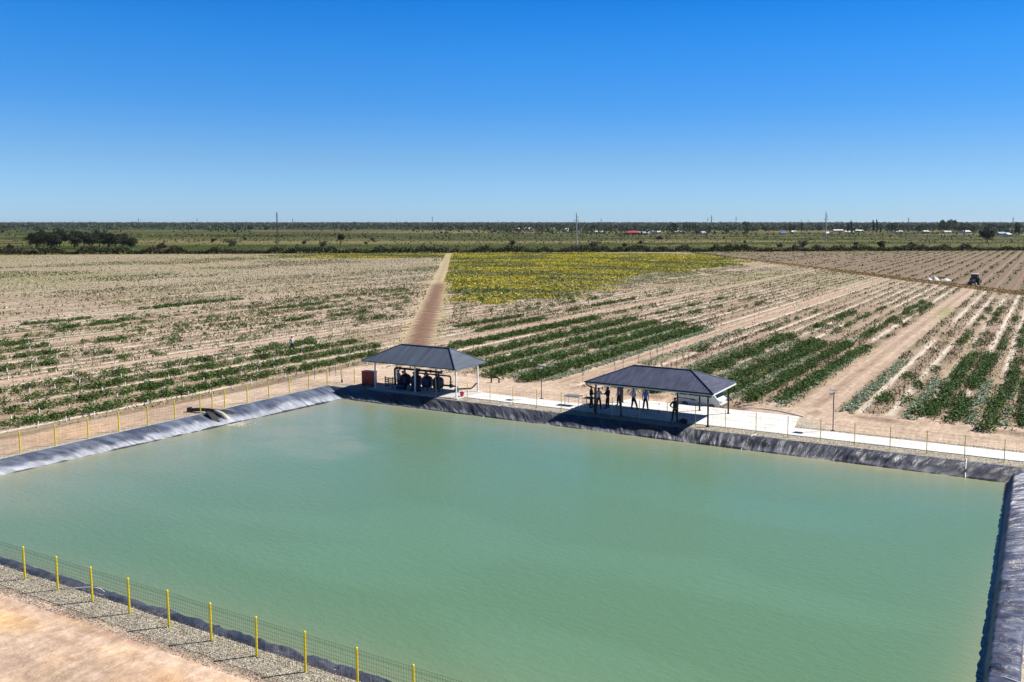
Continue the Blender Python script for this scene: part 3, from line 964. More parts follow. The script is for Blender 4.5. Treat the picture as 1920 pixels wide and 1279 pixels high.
def scatter(n_, box, dens_fn, colr, size, hgt, seed):
    r = np.random.RandomState(seed)
    x = box[0] + (box[1] - box[0]) * r.rand(n_); y = box[2] + (box[3] - box[2]) * r.rand(n_)
    # jitter into rows
    k = r.rand(n_) < dens_fn(x, y)
    x, y = x[k], y[k]; m = len(x)
    ci = r.randint(0, len(colr), m)
    c = np.asarray(colr)[ci] * (1 + .35 * (r.rand(m, 1) * 2 - 1))
    h = hgt * (0.4 + 1.0 * r.rand(m)); 
    return blades(np.stack([x, y, gheight(x, y)], 1), h, np.full(m, size), c, seed + 1, .6)


def fieldmask(x, y):
    hs, ds, ps, pt = lines(x, y)
    f = (((y > 68.8) & (x > -64)) | (x < -64.2)) & (hs < -3) & (ds < -2) & ((np.abs(ps) > 2.0) | (pt > 112) & (np.abs(ps + .35) > 1.6))
    for tx, tw, y0 in TRACKS:
        f &= ~((np.abs(x - tx) < tw) & (y > y0))
    return f


def weed_dens(x, y):
    ph = ((x - ROW0) / PITCHR) % 1.0
    rowb = np.exp(-((np.minimum(ph, 1 - ph)) / 0.13) ** 2) + .8 * np.exp(-((ph - .5) / .17) ** 2)
    return fieldmask(x, y) * np.clip(rowb, 0, 1) * sstep(.30, .62, fbm(x / 2.3, y / 6, 88)) * (.5 + .9 * fbm(x / 14, y / 20, 87))


DRY = [(0.30, 0.24, 0.15), (0.17, 0.14, 0.085), (0.075, 0.085, 0.03), (0.11, 0.085, 0.05), (0.13, 0.14, 0.055), (0.50, 0.44, 0.32), (.06, .065, .03)]
parts = [scatter(230000, (-128, 3, 24, 130), weed_dens, DRY, .11, .17, 1),
         scatter(150000, (-190, 3, 100, 290), weed_dens, DRY, .22, .24, 2),
         scatter(110000, (-440, -120, 30, 330), weed_dens, DRY, .26, .22, 3)]
# olive creepers, irregular low green patches in the far left field
GRN = [(0.13, 0.15, 0.05), (0.10, 0.13, 0.04), (0.20, 0.19, 0.09)]
parts.append(scatter(90000, (-330, -95, 60, 330), lambda x, y: fieldmask(x, y) * sstep(.50, .66, fbm(x / 22, y / 30, 90)) * .8, GRN, .35, .28, 4))
stuff('dry_weeds', parts, M['dry'], 'dry tan and olive weeds covering the ground between the sapling rows', 'weeds')

# ---- yellow flowering crop
r = np.random.RandomState(8)
n_ = 190000
x = -300 + 215 * r.rand(n_); y = 125 + 265 * r.rand(n_)
hs, ds, ps, pt = lines(x, y)
k = yellow_mask(x, y) & (hs < -3) & (ds < -2) & ((np.abs(ps + .3) > 1.5 + 2.0 * (pt < 112))) & (fbm(x / 7, y / 4, 12) > .33)
x, y = x[k], y[k]; m = len(x)
yel = fbm(x / 16, y / 10, 13) + .25 * (r.rand(m) - .5) + .15 * (ps[k] < 0) * 0
yel -= .13 * (ps[k] < 0) + .10 * sstep(-150, -110, x) * sstep(240, 330, y)
c = np.where((yel > .50)[:, None], vcol((0.46, 0.40, 0.02), .35, m, r, .08), vcol((0.16, 0.18, 0.045), .45, m, r, .1))
dk = r.rand(m) < .12
c[dk] = vcol((0.05, 0.08, 0.02), .3, dk.sum(), r)
P = np.stack([x, y, .1 + .3 * r.rand(m)], 1)
v = leaves(P, np.full(m, .42), c, 5)
r2_ = np.random.RandomState(9)
# greyish green fringe below the yellow block
n_ = 60000
x = -125 + 60 * r2_.rand(n_); y = 108 + 150 * r2_.rand(n_)
hs, ds, ps, pt = lines(x, y)
k = (ps > 4) & (x < -84 + 6 * (fbm(x / 9, y / 9, 3) - .5)) & (ds < -2) & (fbm(x / 3, y / 5, 14) > .40)
x, y = x[k], y[k]; m = len(x)
v2 = leaves(np.stack([x, y, .08 + .22 * r2_.rand(m)], 1), np.full(m, .24), vcol((0.20, 0.215, 0.11), .5, m, r2_, .1), 6)
stuff('yellow_crop', [v, v2], M['leaf'], 'patch of yellow flowering crop beyond the green rows, right of the path', 'flowering crop')

# ---- field beyond the ditch: sparse low plants
def far_dens(x, y):
    hs, ds, ps, pt = lines(x, y)
    ph = (x / 4.1) % 1.0
    return (hs < -3) * (ds > 3) * np.exp(-((ph - .5) / .14) ** 2) * sstep(.3, .6, fbm(x / 4, y / 8, 89)) * .9


stuff('far_field_plants', [scatter(90000, (-170, 60, 190, 560), far_dens, [(0.09, 0.11, 0.035), (0.16, 0.14, 0.06), (0.07, 0.075, 0.03)], .45, .4, 15)], M['dry'], 'thin rows of low olive plants in the brown field beyond the earth ditch', 'crop plants')

# ---- grass verge on the ditch bank
r = np.random.RandomState(16); n_ = 12000
t = r.rand(n_) * 320 - 90; o_ = r.normal(size=n_) * 1.3 + .8
x = DITCH_P[0] + 0.604 * t * 1.0 - 0 + DITCH_N[0] * o_; y = DITCH_P[1] - 0.797 * t + DITCH_N[1] * o_
hs, ds, ps, pt = lines(x, y)
k = (hs < -2) & (y > 185); x, y = x[k], y[k]; m = len(x)
gmix = (sstep(300, 380, y) + .25 * r.rand(m))[:, None]
c = vcol((0.42, 0.28, 0.12), .4, m, r, .1) * (1 - gmix) + vcol((0.17, 0.18, 0.05), .4, m, r, .1) * gmix
stuff('ditch_grass', [blades(np.stack([x, y, gheight(x, y) - .02], 1), np.full(m, .22), np.full(m, .25), c, 17)], M['dry'], 'rusty dry grass along the bank of the earth ditch', 'grass')

# ------------------------------------------------------------------ saplings
def twig_mesh(seed, H, nleaf, kind):
    r = np.random.RandomState(seed)
    n_ = nleaf
    t = r.rand(n_) ** .6
    a = r.rand(n_) * 6.283
    rad = {'low': .22, 'tall': .16}[kind] * (0.4 + r.rand(n_))
    P = np.stack([np.cos(a) * rad * t, np.sin(a) * rad * t, H * (.38 + .62 * t)], 1)
    c = vcol((0.075, 0.085, 0.03) if kind == 'tall' else (0.07, 0.105, 0.03), .4, n_, r)
    v, q, c = leaves(P, np.full(n_, .085), c, seed)
    return np_mesh('crown', v, q, c)


def make_sapling(seed, H, guard):
    rt_ = random.Random(seed)
    o = empty('sapling', (0, 0, 0))
    mb = MB()
    top = (rt_.uniform(-.06, .06), rt_.uniform(-.06, .06), H * .8)
    mb.tube([(0, 0, -.05), (top[0] * .5, top[1] * .5, H * .4), top], [.02, .015, .008], 5)
    for k in range(5):
        a = rt_.uniform(0, 6.28); z = H * rt_.uniform(.35, .75)
        mb.tube([(top[0] * .5, top[1] * .5, z), (math.cos(a) * .16, math.sin(a) * .16, z + H * .22)], [.009, .005], 4)
    mb.build('trunk', M['bark'], o)
    link_mesh('crown', twig_mesh(seed, H, 34 if not guard else 14, 'tall' if H > 1 else 'low'), M['leaf'], o)
    if guard:
        g = MB(); g.tube([(0, 0, 0), (rt_.uniform(-.05, .05), rt_.uniform(-.05, .05), .42)], .045, 8)
        g.build('trunk_guard', M['guard'], o)
    return o


protoL = [make_sapling(200 + i, .75 + .1 * i, True) for i in range(4)]
protoR = [make_sapling(300 + i, 1.2 + .12 * i, False) for i in range(4)]
sap = []
for k in range(40):
    x = ROW0 - k * PITCHR + (0.4 if k > 4 else 0)
    y = 24 + random.Random(k).random() * 2.1
    while y < 330:
        hs, ds, ps, pt = [float(q) for q in lines(np.array(x), np.array(y))]
        if hs < -4 and ps < -4: sap.append((math.hypot(x, y), x, y, 'L'))
        y += 2.13
for k in range(28):
    x = -61.0 - 4.62 * 6 + k * 4.62 - (.9 if k > 5 else 0)
    if x > 2: break
    y = 69.8 + random.Random(k + 99).random() * 1.8
    while y < 360:
        hs, ds, ps, pt = [float(q) for q in lines(np.array(x), np.array(y))]
        if hs < -4 and ps > 4 and ds < -3 and not (-18.7 < x < -14.6): sap.append((math.hypot(x, y), x, y, 'R'))
        y += 1.75
rs_ = random.Random(4)


def in_view(x, y):
    f = x * FW[0] + y * FW[1]; rr = x * RT[0] + y * RT[1]
    px = 1100 + 1636 * rr / f
    return -10 < px < 1930


sap = [s for s in sorted(sap) if in_view(s[1], s[2]) and rs_.random() < .88]
nearL = [s for s in sap if s[3] == 'L'][:165]
nearR = [s for s in sap if s[3] == 'R'][:130]
first = set()
for grp, protos in ((nearL, protoL), (nearR, protoR)):
    for i, (d, x, y, kd) in enumerate(grp):
        pr = protos[i % 4]
        if id(pr) not in first:
            first.add(id(pr)); o = pr
        else:
            o = copy_tree(pr)
        jx, jy = rs_.uniform(-.12, .12), rs_.uniform(-.2, .2)
        o.location = (x + jx, y + jy, zat(x + jx, y + jy))
        o.rotation_euler = (rs_.uniform(-.08, .08), rs_.uniform(-.08, .08), rs_.uniform(0, 6.28))
        s_ = rs_.uniform(.75, 1.2); o.scale = (1, 1, s_)
        if kd == 'L':
            tag(o, 'small fruit tree sapling in a white trunk guard, in the rows left of the path', 'sapling', 'guarded saplings in the left field')
        else:
            tag(o, 'thin bare-stemmed sapling without a guard in the rows right of the path', 'sapling', 'thin saplings in the right field')
# remaining far saplings as one mass
used = set(id(s) for s in nearL + nearR)
rest = [s for s in sap if id(s) not in used]
ra = np.array([(s[1], s[2], s[3] == 'L') for s in rest])
r = np.random.RandomState(31)
parts = []
X, Y, isl = ra[:, 0] + r.normal(size=len(ra)) * .1, ra[:, 1] + r.normal(size=len(ra)) * .2, ra[:, 2] > .5
Zg = gheight(X, Y)
L_ = np.where(isl)[0]
if len(L_):
    for ang in (0, 1.57):
        d = np.array((math.cos(ang), math.sin(ang), 0)) * .06
        P = np.stack([X[L_], Y[L_], Zg[L_]], 1)
        v = np.stack([P - d, P + d, P + d + (0, 0, .38), P - d + (0, 0, .38)], 1).reshape(-1, 3)
        parts.append((v, np.arange(len(L_) * 4).reshape(-1, 4), np.repeat(vcol((.66, .64, .58), .1, len(L_), r, .02), 4, axis=0)))
for k in range(6):
    P = np.stack([X + r.normal(size=len(X)) * .12, Y + r.normal(size=len(X)) * .12, Zg + np.where(isl, .55, .35) + np.where(isl, .3, .95) * r.rand(len(X))], 1)
    parts.append(leaves(P, np.full(len(X), .15), vcol((0.085, 0.10, 0.035), .4, len(X), r), 400 + k, flat=0))
stuff('distant_saplings', parts, M['dry'], 'distant rows of tiny saplings running far back across the plantation', 'saplings')

# ------------------------------------------------------------------ fences
def make_fence(label, posts, h, post_r, mesh_step, nwire, name='mesh_fence', wv=.0026):
    x0, y0 = posts[0]
    root = empty(name, (x0, y0, 0))
    tag(root, label, 'fence')
    pm = None
    for i, (x, y) in enumerate(posts):
        if pm is None:
            mb = MB()
            mb.tube([(0, 0, -.1), (0, 0, h)], post_r, 8)
            mb.tube([(0, 0, h), (0, 0, h + .02), (0, 0, h + .045)], [post_r * 1.15, post_r * 1.1, post_r * .5], 8)
            p = mb.build('post', M['yellow'], root, smooth=False)
            pm = p.data
        else:
            p = bpy.data.objects.new('post', pm); COL.objects.link(p); p.parent = root
        p.location = (x - x0, y - y0, 0)
        p.rotation_euler = (rs_.uniform(-.012, .012), rs_.uniform(-.012, .012), 0)
    mb = MB()
    for i in range(len(posts) - 1):
        a, b = posts[i], posts[i + 1]
        L = math.dist(a, b)
        if L > 3.6 and L > 1.5 * math.dist(posts[0], posts[1]): continue
        nv_ = max(1, int(L / mesh_step))
        dx, dy = (b[0] - a[0]) / L, (b[1] - a[1]) / L
        for k in range(nwire):
            z = .06 + (h - .12) * k / (nwire - 1)
            p0 = (a[0] - x0, a[1] - y0, z); p1 = (b[0] - x0, b[1] - y0, z)
            mb.tube([p0, p1], wv, 3, cap=False)
            if k in (0, nwire - 2, nwire // 2):
                mb.tube([(p0[0], p0[1], z + .04), (p1[0], p1[1], z + .04)], wv, 3, cap=False)
        for k in range(nv_ + 1):
            t = k / nv_ * L
            px, py = a[0] - x0 + dx * t, a[1] - y0 + dy * t
            mb.tube([(px, py, .04), (px, py, h - .04)], wv * .9, 3, cap=False)
    mb.build('wire_mesh', M['wire'], root)
    return root


near = [(-58.63 + 2.32 * k, 20.16) for k in range(0, 25)]
make_fence('near wire fence on yellow posts along the gravel strip at the bottom left', near, 1.40, .040, .10, 10, wv=.0042)
far = [(-46.9, 59.75), (-44.95 + 1.5, 59.6)] + [(-41.15 + 2.29 * k, 59.62) for k in range(0, 19)]
make_fence('far wire fence on slim posts between the paved walk and the pond', far, 1.50, .026, .30, 7)
leftf = [(-59.0, 22.6 + 2.28 * k) for k in range(0, 17)]
leftf.insert(11, (-59.05, 46.55))
make_fence('wire fence on yellow posts along the sandy track on the left bank', leftf, 1.42, .044, .25, 7)
rightf = [(0.95, 20.6 + 2.3 * k) for k in range(0, 17)]
make_fence('wire fence standing on the right bank, casting post shadows on the liner', rightf, 1.45, .036, .15, 7, wv=.004)
cornf = [(-58.9, 60.9), (-57.2, 60.75)]
make_fence('short wire fence piece at the far left pond corner, beside the red cabinet', cornf, 1.42, .036, .2, 7)

# ------------------------------------------------------------------ pavilions
def hip_roof(root, x0, x1, y0, y1, ze, zr, rx0, rx1, mat, capmat, ribstep):
    yc = (y0 + y1) / 2
    A, B, C_, D = (x0, y0, ze), (x1, y0, ze), (x1, y1, ze), (x0, y1, ze)
    E_, F_ = (rx0, yc, zr), (rx1, yc, zr)
    mb = MB()
    th = .04
    dn = lambda p: (p[0], p[1], p[2] - th)
    up = [A, B, C_, D, E_, F_]
    vs = up + [dn(p) for p in up]
    fs = [(0, 1, 5, 4), (1, 2, 5), (2, 3, 4, 5), (3, 0, 4)]
    fs += [tuple(6 + i for i in reversed(f)) for f in fs]
    fs += [(0, 6, 7, 1), (1, 7, 8, 2), (2, 8, 9, 3), (3, 9, 6, 0)]
    mb.add(vs, fs)

    def rib(p, q):
        p, q = Vector(p), Vector(q)
        d = (q - p)
        if d.length < .08: return
        d.normalize()
        s = d.cross(Vector((0, 0, 1))); s.normalize(); s *= .03
        n_ = s.cross(d).normalized()
        if n_.z < 0: n_ = -n_
        k = n_ * .014
        mb.add([p - s, p + s, p + k, q - s, q + s, q + k], [(0, 1, 2), (5, 4, 3), (0, 2, 5, 3), (2, 1, 4, 5)])
    hw = yc - y0
    n_ = int((x1 - x0) / ribstep)
    for i in range(1, n_):
        x = x0 + (x1 - x0) * i / n_
        f = 1.0 if rx0 <= x <= rx1 else ((x - x0) / (rx0 - x0) if x < rx0 else (x1 - x) / (x1 - rx1))
        for sy, ye in ((1, y0), (-1, y1)):
            rib((x, ye, ze + .002), (x, ye + sy * hw * f, ze + (zr - ze) * f + .002))
    n_ = int((y1 - y0) / ribstep)
    for i in range(1, n_):
        y = y0 + (y1 - y0) * i / n_
        f = 1 - abs(y - yc) / hw
        rib((x0, y, ze + .002), (x0 + (rx0 - x0) * f, y, ze + (zr - ze) * f + .002))
        rib((x1, y, ze + .002), (x1 + (rx1 - x1) * f, y, ze + (zr - ze) * f + .002))
    mb.build('roof', mat, root)
    cb = MB()
    for p, q in ((E_, F_), (A, E_), (B, F_), (C_, F_), (D, E_)):
        cb.tube([Vector(p) + Vector((0, 0, .02)), Vector(q) + Vector((0, 0, .02))], .055, 6)
    cb.build('ridge_cap', capmat, root)
    return A, B, C_, D


def post_obj(root, x, y, z0, z1, s, mat, plate=None):
    mb = MB(); mb.box((x, y, (z0 + z1) / 2), (s, s, z1 - z0))
    mb.box((x, y, z0 + .01), (s * 2.4, s * 2.4, .02))
    return mb.build('post', mat, root)


# pump shelter
P1 = empty('pump_shelter', (0, 0, 0))
tag(P1, 'open shelter with grey corrugated hipped roof over the pumps at the pond corner', 'shelter')
hip_roof(P1, -55.05, -44.6, 59.45, 64.05, 2.58, 3.93, -52.35, -46.9, M['roof_grey'], M['roof_grey'], .19)
for x, y in ((-54.0, 60.0), (-49.4, 60.0), (-44.8, 59.85), (-44.75, 62.95), (-49.4, 63.0), (-54.0, 63.0)):
    post_obj(P1, x, y, .085, 2.56, .10, M['white_metal'])
mb = MB()
for y in (60.0, 63.0): mb.box((-49.4, y, 2.50), (9.4, .08, .10))
for x in (-54.0, -49.4, -44.8): mb.box((x, 61.5, 2.41), (.07, 3.1, .08))
mb.build('roof_frame', M['white_metal'], P1)
mb = MB()
for y in (59.46, 64.04): mb.box((-49.825, y, 2.535), (10.5, .025, .09))
for x in (-55.04, -44.61): mb.box((x, 61.75, 2.535), (.025, 4.5, .09))
mb.build('fascia', M['roof_grey'], P1)

# visitors' pavilion
P2 = empty('pavilion', (0, 0, 0))
tag(P2, 'open pavilion with dark blue ribbed roof over the people on the paved terrace', 'pavilion')
hip_roof(P2, -32.1, -21.55, 59.75, 65.05, 2.56, 3.68, -29.2, -24.3, M['roof_blue'], M['roof_blue'], .22)
for x, y in ((-31.35, 60.0), (-29.15, 60.0), (-24.5, 60.15), (-22.0, 59.95), (-22.1, 64.8), (-24.5, 64.8), (-31.35, 64.8)):
    post_obj(P2, x, y, .06, 2.55, .11, M['black_metal'])
mb = MB()
for y in (60.0, 64.8): mb.box((-26.7, y, 2.49), (9.5, .08, .10))
for x in (-31.35, -26.8, -22.05): mb.box((x, 62.4, 2.38), (.07, 4.9, .1))
mb.build('roof_frame', M['black_metal'], P2)
mb = MB()
mb.box((-26.825, 59.77, 2.475), (10.5, .03, .17)); mb.box((-26.825, 65.03, 2.475), (10.5, .03, .17))
mb.box((-32.08, 62.4, 2.475), (.03, 5.2, .17)); mb.box((-21.57, 62.4, 2.475), (.03, 5.2, .17))
mb.build('fascia', M['fascia'], P2)
mb = MB()
mb.tube([(-32.2, 59.68, 2.56), (-21.5, 59.68, 2.54)], .06, 8)
mb.build('gutter', M['black_metal'], P2)
mb = MB(); mb.tube([(-32.1, 59.7, 2.5), (-32.05, 59.72, 2.32), (-31.75, 59.85, 2.16), (-31.42, 59.88, 2.1), (-31.42, 59.9, .15)], .04, 8)
mb.build('downpipe', M['black_metal'], P2)
mb = MB(); mb.tube([(-21.6, 59.7, 2.5), (-21.62, 59.72, 2.30), (-21.9, 59.82, 2.2)], .05, 8)
mb.build('downpipe', M['fascia'], P2)

# ------------------------------------------------------------------ pump station
PS = empty('pump_station', (-49.8, 61.0, .085))
tag(PS, 'blue filter tanks under black manifold pipes beneath the grey shelter roof', 'pump station')


def ploc(x, y, z): return (x + 49.8, y - 61.0, z - .085)


for i, (x, y) in enumerate(((-51.5, 61.2), (-50.3, 61.25), (-49.1, 61.3), (-47.9, 61.35))):
    mb = MB()
    c = ploc(x, y, .085)
    mb.lathe(c, [(.02, .22), (.3, .24), (.46, .36), (.5, .5), (.5, .95), (.46, 1.1), (.3, 1.22), (.12, 1.27), (.12, 1.34), (.02, 1.35)], 20)
    t = mb.build('filter_tank', M['tank_blue'], PS, smooth=False)
    mb = MB()
    for a in (.8, 2.4, 3.9, 5.5): mb.box((c[0] + .36 * math.cos(a), c[1] + .36 * math.sin(a), c[2] + .15), (.06, .06, .3))
    mb.build('leg', M['pipe'], t)
    mb = MB(); mb.lathe((c[0], c[1], c[2]), [(.17, 1.30), (.17, 1.34), (.05, 1.36), (.05, 1.62), (.09, 1.64), (.09, 1.72), (.03, 1.74)], 12)
    mb.tube([(c[0] - .12, c[1] - .3, c[2] + 1.5), (c[0] + .12, c[1] - .3, c[2] + 1.5)], .09, 8)
    mb.tube([(c[0], c[1], c[2] + 1.5), (c[0], c[1] - .34, c[2] + 1.5), (c[0], c[1] - .34, c[2] + 1.2)], .05, 8)
    mb.build('valve', M['pipe'], t)
mb = MB()
mb.tube([ploc(-52.5, 60.95, .3), ploc(-52.5, 60.95, 1.72), ploc(-52.42, 60.95, 1.84), ploc(-52.3, 60.95, 1.88), ploc(-47.2, 60.95, 1.88)], .10, 12)
mb.tube([ploc(-50.6, 61.7, 1.45), ploc(-46.95, 61.7, 1.45), ploc(-46.8, 61.7, 1.38), ploc(-46.78, 61.7, 1.2), ploc(-46.78, 61.7, .4)], .07, 10)
mb.tube([ploc(-47.5, 60.95, 1.88), ploc(-47.5, 60.95, .2)], .07, 10)
for x in (-51.5, -50.3, -49.1, -47.9): mb.tube([ploc(x, 60.95, 1.9), ploc(x, 61.15, 1.62)], .06, 8)
for x in (-50.7, -47.25): mb.tube([ploc(x, 60.95, 1.9), ploc(x, 60.95, 2.15)], .035, 8)
for x in (-51.9, -49.7, -48.4, -47.25): mb.tube([ploc(x - .03, 60.95, 1.88), ploc(x + .03, 60.95, 1.88)], .16, 12)
mb.build('manifold_pipe', M['pipe'], PS)
mb = MB()
mb.tube([ploc(-47.5, 61.5, .62), ploc(-46.1, 61.6, .62), ploc(-45.98, 61.6, .55), ploc(-45.95, 61.6, .12)], .08, 10)
mb.tube([ploc(-46.75, 61.55, .62), ploc(-46.55, 61.55, .62)], .17, 12)
mb.tube([ploc(-46.65, 61.55, .62), ploc(-46.65, 61.55, .95)], .03, 6)
mb.tube([ploc(-46.80, 61.55, .95), ploc(-46.5, 61.55, .95)], .03, 6)
mb.build('outlet_valve', M['pipe'], PS)
mb = MB()
for i, x in enumerate((-51.2, -49.6)):
    c = ploc(x, 60.25, .42)
    mb.tube([(c[0] - .35, c[1], c[2]), (c[0] + .25, c[1], c[2])], .19, 14)
    mb.tube([(c[0] + .25, c[1], c[2]), (c[0] + .5, c[1], c[2])], .24, 14)
    mb.tube([(c[0] + .4, c[1], c[2]), (c[0] + .4, c[1], c[2] + .5)], .06, 8)
    mb.box((c[0], c[1], c[2] - .25), (1.0, .4, .1))
mb.build('pump', M['tank_blue'], PS)

# slatted rack
RK = empty('slatted_rack', (-52.9, 60.6, .085))
tag(RK, 'dark slatted timber rack standing left of the pumps', 'rack')
mb = MB()
for k in range(5): mb.box((0, -.05, .18 + .17 * k), (.95, .03, .09))
mb.build('slats', M['slat'], RK)
mb = MB()
for x in (-.45, .45):
    mb.box((x, 0, .5), (.07, .06, 1.0)); mb.box((x, .4, .4), (.07, .06, .8)); mb.box((x, .2, .8), (.05, .42, .05))
mb.build('frame', M['slat'], RK)

RC = empty('control_cabinet', (-55.4, 60.75, 0.0))
tag(RC, 'red metal cabinet standing left of the grey shelter', 'cabinet')
mb = MB(); mb.box((0, 0, .72), (1.35, .55, 1.22)); mb.build('housing', M['red'], RC, bevel=.015)
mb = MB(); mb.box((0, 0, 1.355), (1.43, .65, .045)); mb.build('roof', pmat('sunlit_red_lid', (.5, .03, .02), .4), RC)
mb = MB()
for x in (-.335, .335): mb.box((x, -.285, .72), (.62, .02, 1.1))
mb.build('door', M['red'], RC)
mb = MB(); mb.box((.06, -.31, .75), (.03, .03, .16)); mb.build('handle', M['chrome'], RC)
mb = MB()
for x in (-.6, .6): mb.box((x, 0, .05), (.08, .5, .14))
mb.build('foot', M['black_metal'], RC)

BK = empty('bucket', (-44.62, 60.42, .085))
tag(BK, 'red bucket beside the front right post of the grey shelter', 'bucket')
mb = MB(); mb.lathe((0, 0, 0), [(.13, 0), (.2, .36), (.215, .38), (.19, .38), (.125, .04)], 16); mb.build('pail', M['red_plastic'], BK)
mb = MB(); mb.tube([(.2 * math.cos(a), 0, .37 + .16 * math.sin(a)) for a in [k * math.pi / 8 for k in range(9)]], .008, 5); mb.build('handle', M['chrome'], BK)

mb = MB()
mb.tube([(-46.9, 62.35, .16), (-45.85, 63.15, .2), (-45.65, 63.3, .22), (-45.3, 63.45, .62), (-45.22, 63.5, .68), (-45.12, 63.5, .62), (-45.1, 63.5, .1)], .065, 10)
tag(mb.build('outlet_pipe', M['pipe']), 'black pipe with an upturned elbow crossing the slab corner right of the pumps', 'pipe')
mb = MB()
mb.tube([(-46.35, 67.4, 0), (-46.35, 67.4, .42), (-46.25, 67.4, .5), (-45.75, 67.55, .5), (-45.62, 67.6, .42), (-45.62, 67.6, 0)], .075, 10)
mb.tube([(-46.05, 67.5, .45), (-46.05, 67.5, .72)], .06, 8); mb.tube([(-46.13, 67.5, .72), (-45.97, 67.5, .72)], .07, 8)
tag(mb.build('valve_pipe', M['pipe']), 'short black looped pipe with a valve at the field edge behind the grey shelter', 'pipe')

# ------------------------------------------------------------------ furniture on the terrace
def table(label, x, y, L, W, H, rz, topmat):
    o = empty('table', (x, y, .06), rz); tag(o, label, 'table')
    mb = MB(); mb.box((0, 0, H), (L, W, .04)); mb.build('tabletop', topmat, o)
    for a in (-1, 1):
        for b in (-1, 1):
            mb = MB(); mb.box((a * (L / 2 - .04), b * (W / 2 - .04), H / 2 - .01), (.035, .035, H - .02)); mb.build('leg', M['chrome'], o)
    mb = MB()
    for b in (-1, 1): mb.box((0, b * (W / 2 - .04), H - .05), (L - .1, .025, .04))
    mb.build('apron', M['chrome'], o)
    return o


table('grey metal table on the paving left of the blue-roofed pavilion', -34.45, 61.95, 1.35, .75, .78, 0.03, pmat('grey_table_top', (.16, .17, .2), .45))
table('narrow dark table beside the left edge of the blue-roofed pavilion', -32.95, 62.0, .9, .6, .72, 0.03, M['slat'])

BG = empty('backpack', (-23.95, 60.0, .06), .2)
tag(BG, 'black bag lying on the paving at the pavilion post beside the man in dark green', 'bag')
mb = MB(); mb.lathe((0, 0, .16), [(.05, -.34), (.13, -.30), (.17, -.12), (.18, .1), (.15, .28), (.05, .34)], 12, axis='X'); mb.build('body', M['rubber'], BG, smooth=True)
mb = MB(); mb.tube([(-.2, -.1, .3), (-.1, -.16, .4), (.1, -.16, .4), (.2, -.1, .3)], .015, 6); mb.build('strap', M['rubber'], BG)

# small tripod stands and cord under the pavilion
ST = empty('easel_stand', (-26.9, 62.2, .06)); tag(ST, 'thin dark stand on the shaded paving right of the man in the blue shirt', 'stand')
mb = MB()
mb.tube([(0, 0, .02), (0, 0, .75)], .012, 6)
for a in (0, 2.1, 4.2): mb.tube([(0, 0, .2), (.14 * math.cos(a), .14 * math.sin(a), 0)], .008, 5)
mb.build('pole', M['black_metal'], ST)
mb = MB(); mb.box((0, 0, .77), (.10, .06, .05)); mb.build('head', M['black_metal'], ST)

# ------------------------------------------------------------------ solar lamp posts
def solar_lamp(label, x, y, H, mat):
    o = empty('solar_lamp', (x, y, 0)); tag(o, label, 'lamp post', 'solar lamps along the paved walk')
    mb = MB(); mb.tube([(0, 0, 0), (0, 0, H - .1)], .035, 10); mb.box((0, 0, .02), (.25, .25, .04)); mb.build('pole', mat, o)
    mb = MB(); mb.box((0, .05, H), (.62, .48, .035), tilt=('X', -.38)); s = mb.build('solar_panel', M['fascia'], o)
    mb = MB(); mb.box((0, .043, H + .02), (.56, .42, .012), tilt=('X', -.38)); mb.build('solar_cells', pmat('solar_cell_blue', (.01, .012, .03), .4), s)
    mb = MB(); mb.box((-.04, -.26, H - .22), (.42, .2, .07), tilt=('X', .2)); mb.tube([(0, 0, H - .22), (0, -.2, H - .22)], .02, 6); mb.build('lamp_head', M['fascia'], o)
    return o


solar_lamp('dark solar lamp post between the two shelters, beside the green rows', -38.2, 63.05, 2.95, M['black_metal'])
solar_lamp('dark solar lamp post at the foot of the right hand dirt track', -13.6, 63.1, 2.95, M['black_metal'])

# ------------------------------------------------------------------ van
VN = empty('minivan', (-25.45, 67.85, -.36), R(-3))
tag(VN, 'white minivan with brown side stripe parked behind the blue-roofed pavilion', 'van')
VL, VW = 3.9, 1.55
prof = [(-1.95, .28), (-1.98, .6), (-1.95, 1.1), (-1.86, 1.72), (-1.75, 1.86), (-1.4, 1.90), (.7, 1.90), (.98, 1.84), (1.18, 1.65), (1.62, 1.12), (1.80, .98), (1.92, .9), (1.98, .55), (1.95, .28)]
mb = MB()
sec = []
for sx, sc in ((-1, 1), (1, 1)): pass
for yy, k in ((-VW / 2, 0), (VW / 2, 0)): pass
n_ = len(prof)
vs = []
for yy, ins in ((-VW / 2, 1), (-VW / 2 + .10, 0), (VW / 2 - .10, 0), (VW / 2, 1)):
    for (px, pz) in prof:
        if ins:
            cx0, cz0 = 0, .9
            ff = .97
            tum = .10 * max(0, (pz - 1.0)) / .9
            vs.append((cx0 + (px - cx0) * ff, yy - math.copysign(tum, yy), cz0 + (pz - cz0) * (.95 if pz > .9 else 1)))
        else:
            vs.append((px, yy - math.copysign(.08 * max(0, pz - 1.0) / .9, yy), pz))
fs = [tuple(range(n_ - 1, -1, -1)), tuple(range(3 * n_, 4 * n_))]
for s_ in range(3):
    for i in range(n_):
        j = (i + 1) % n_
        fs.append((s_ * n_ + i, s_ * n_ + j, (s_ + 1) * n_ + j, (s_ + 1) * n_ + i))
mb.add(vs, fs)
body = mb.build('body', M['van_paint'], VN)
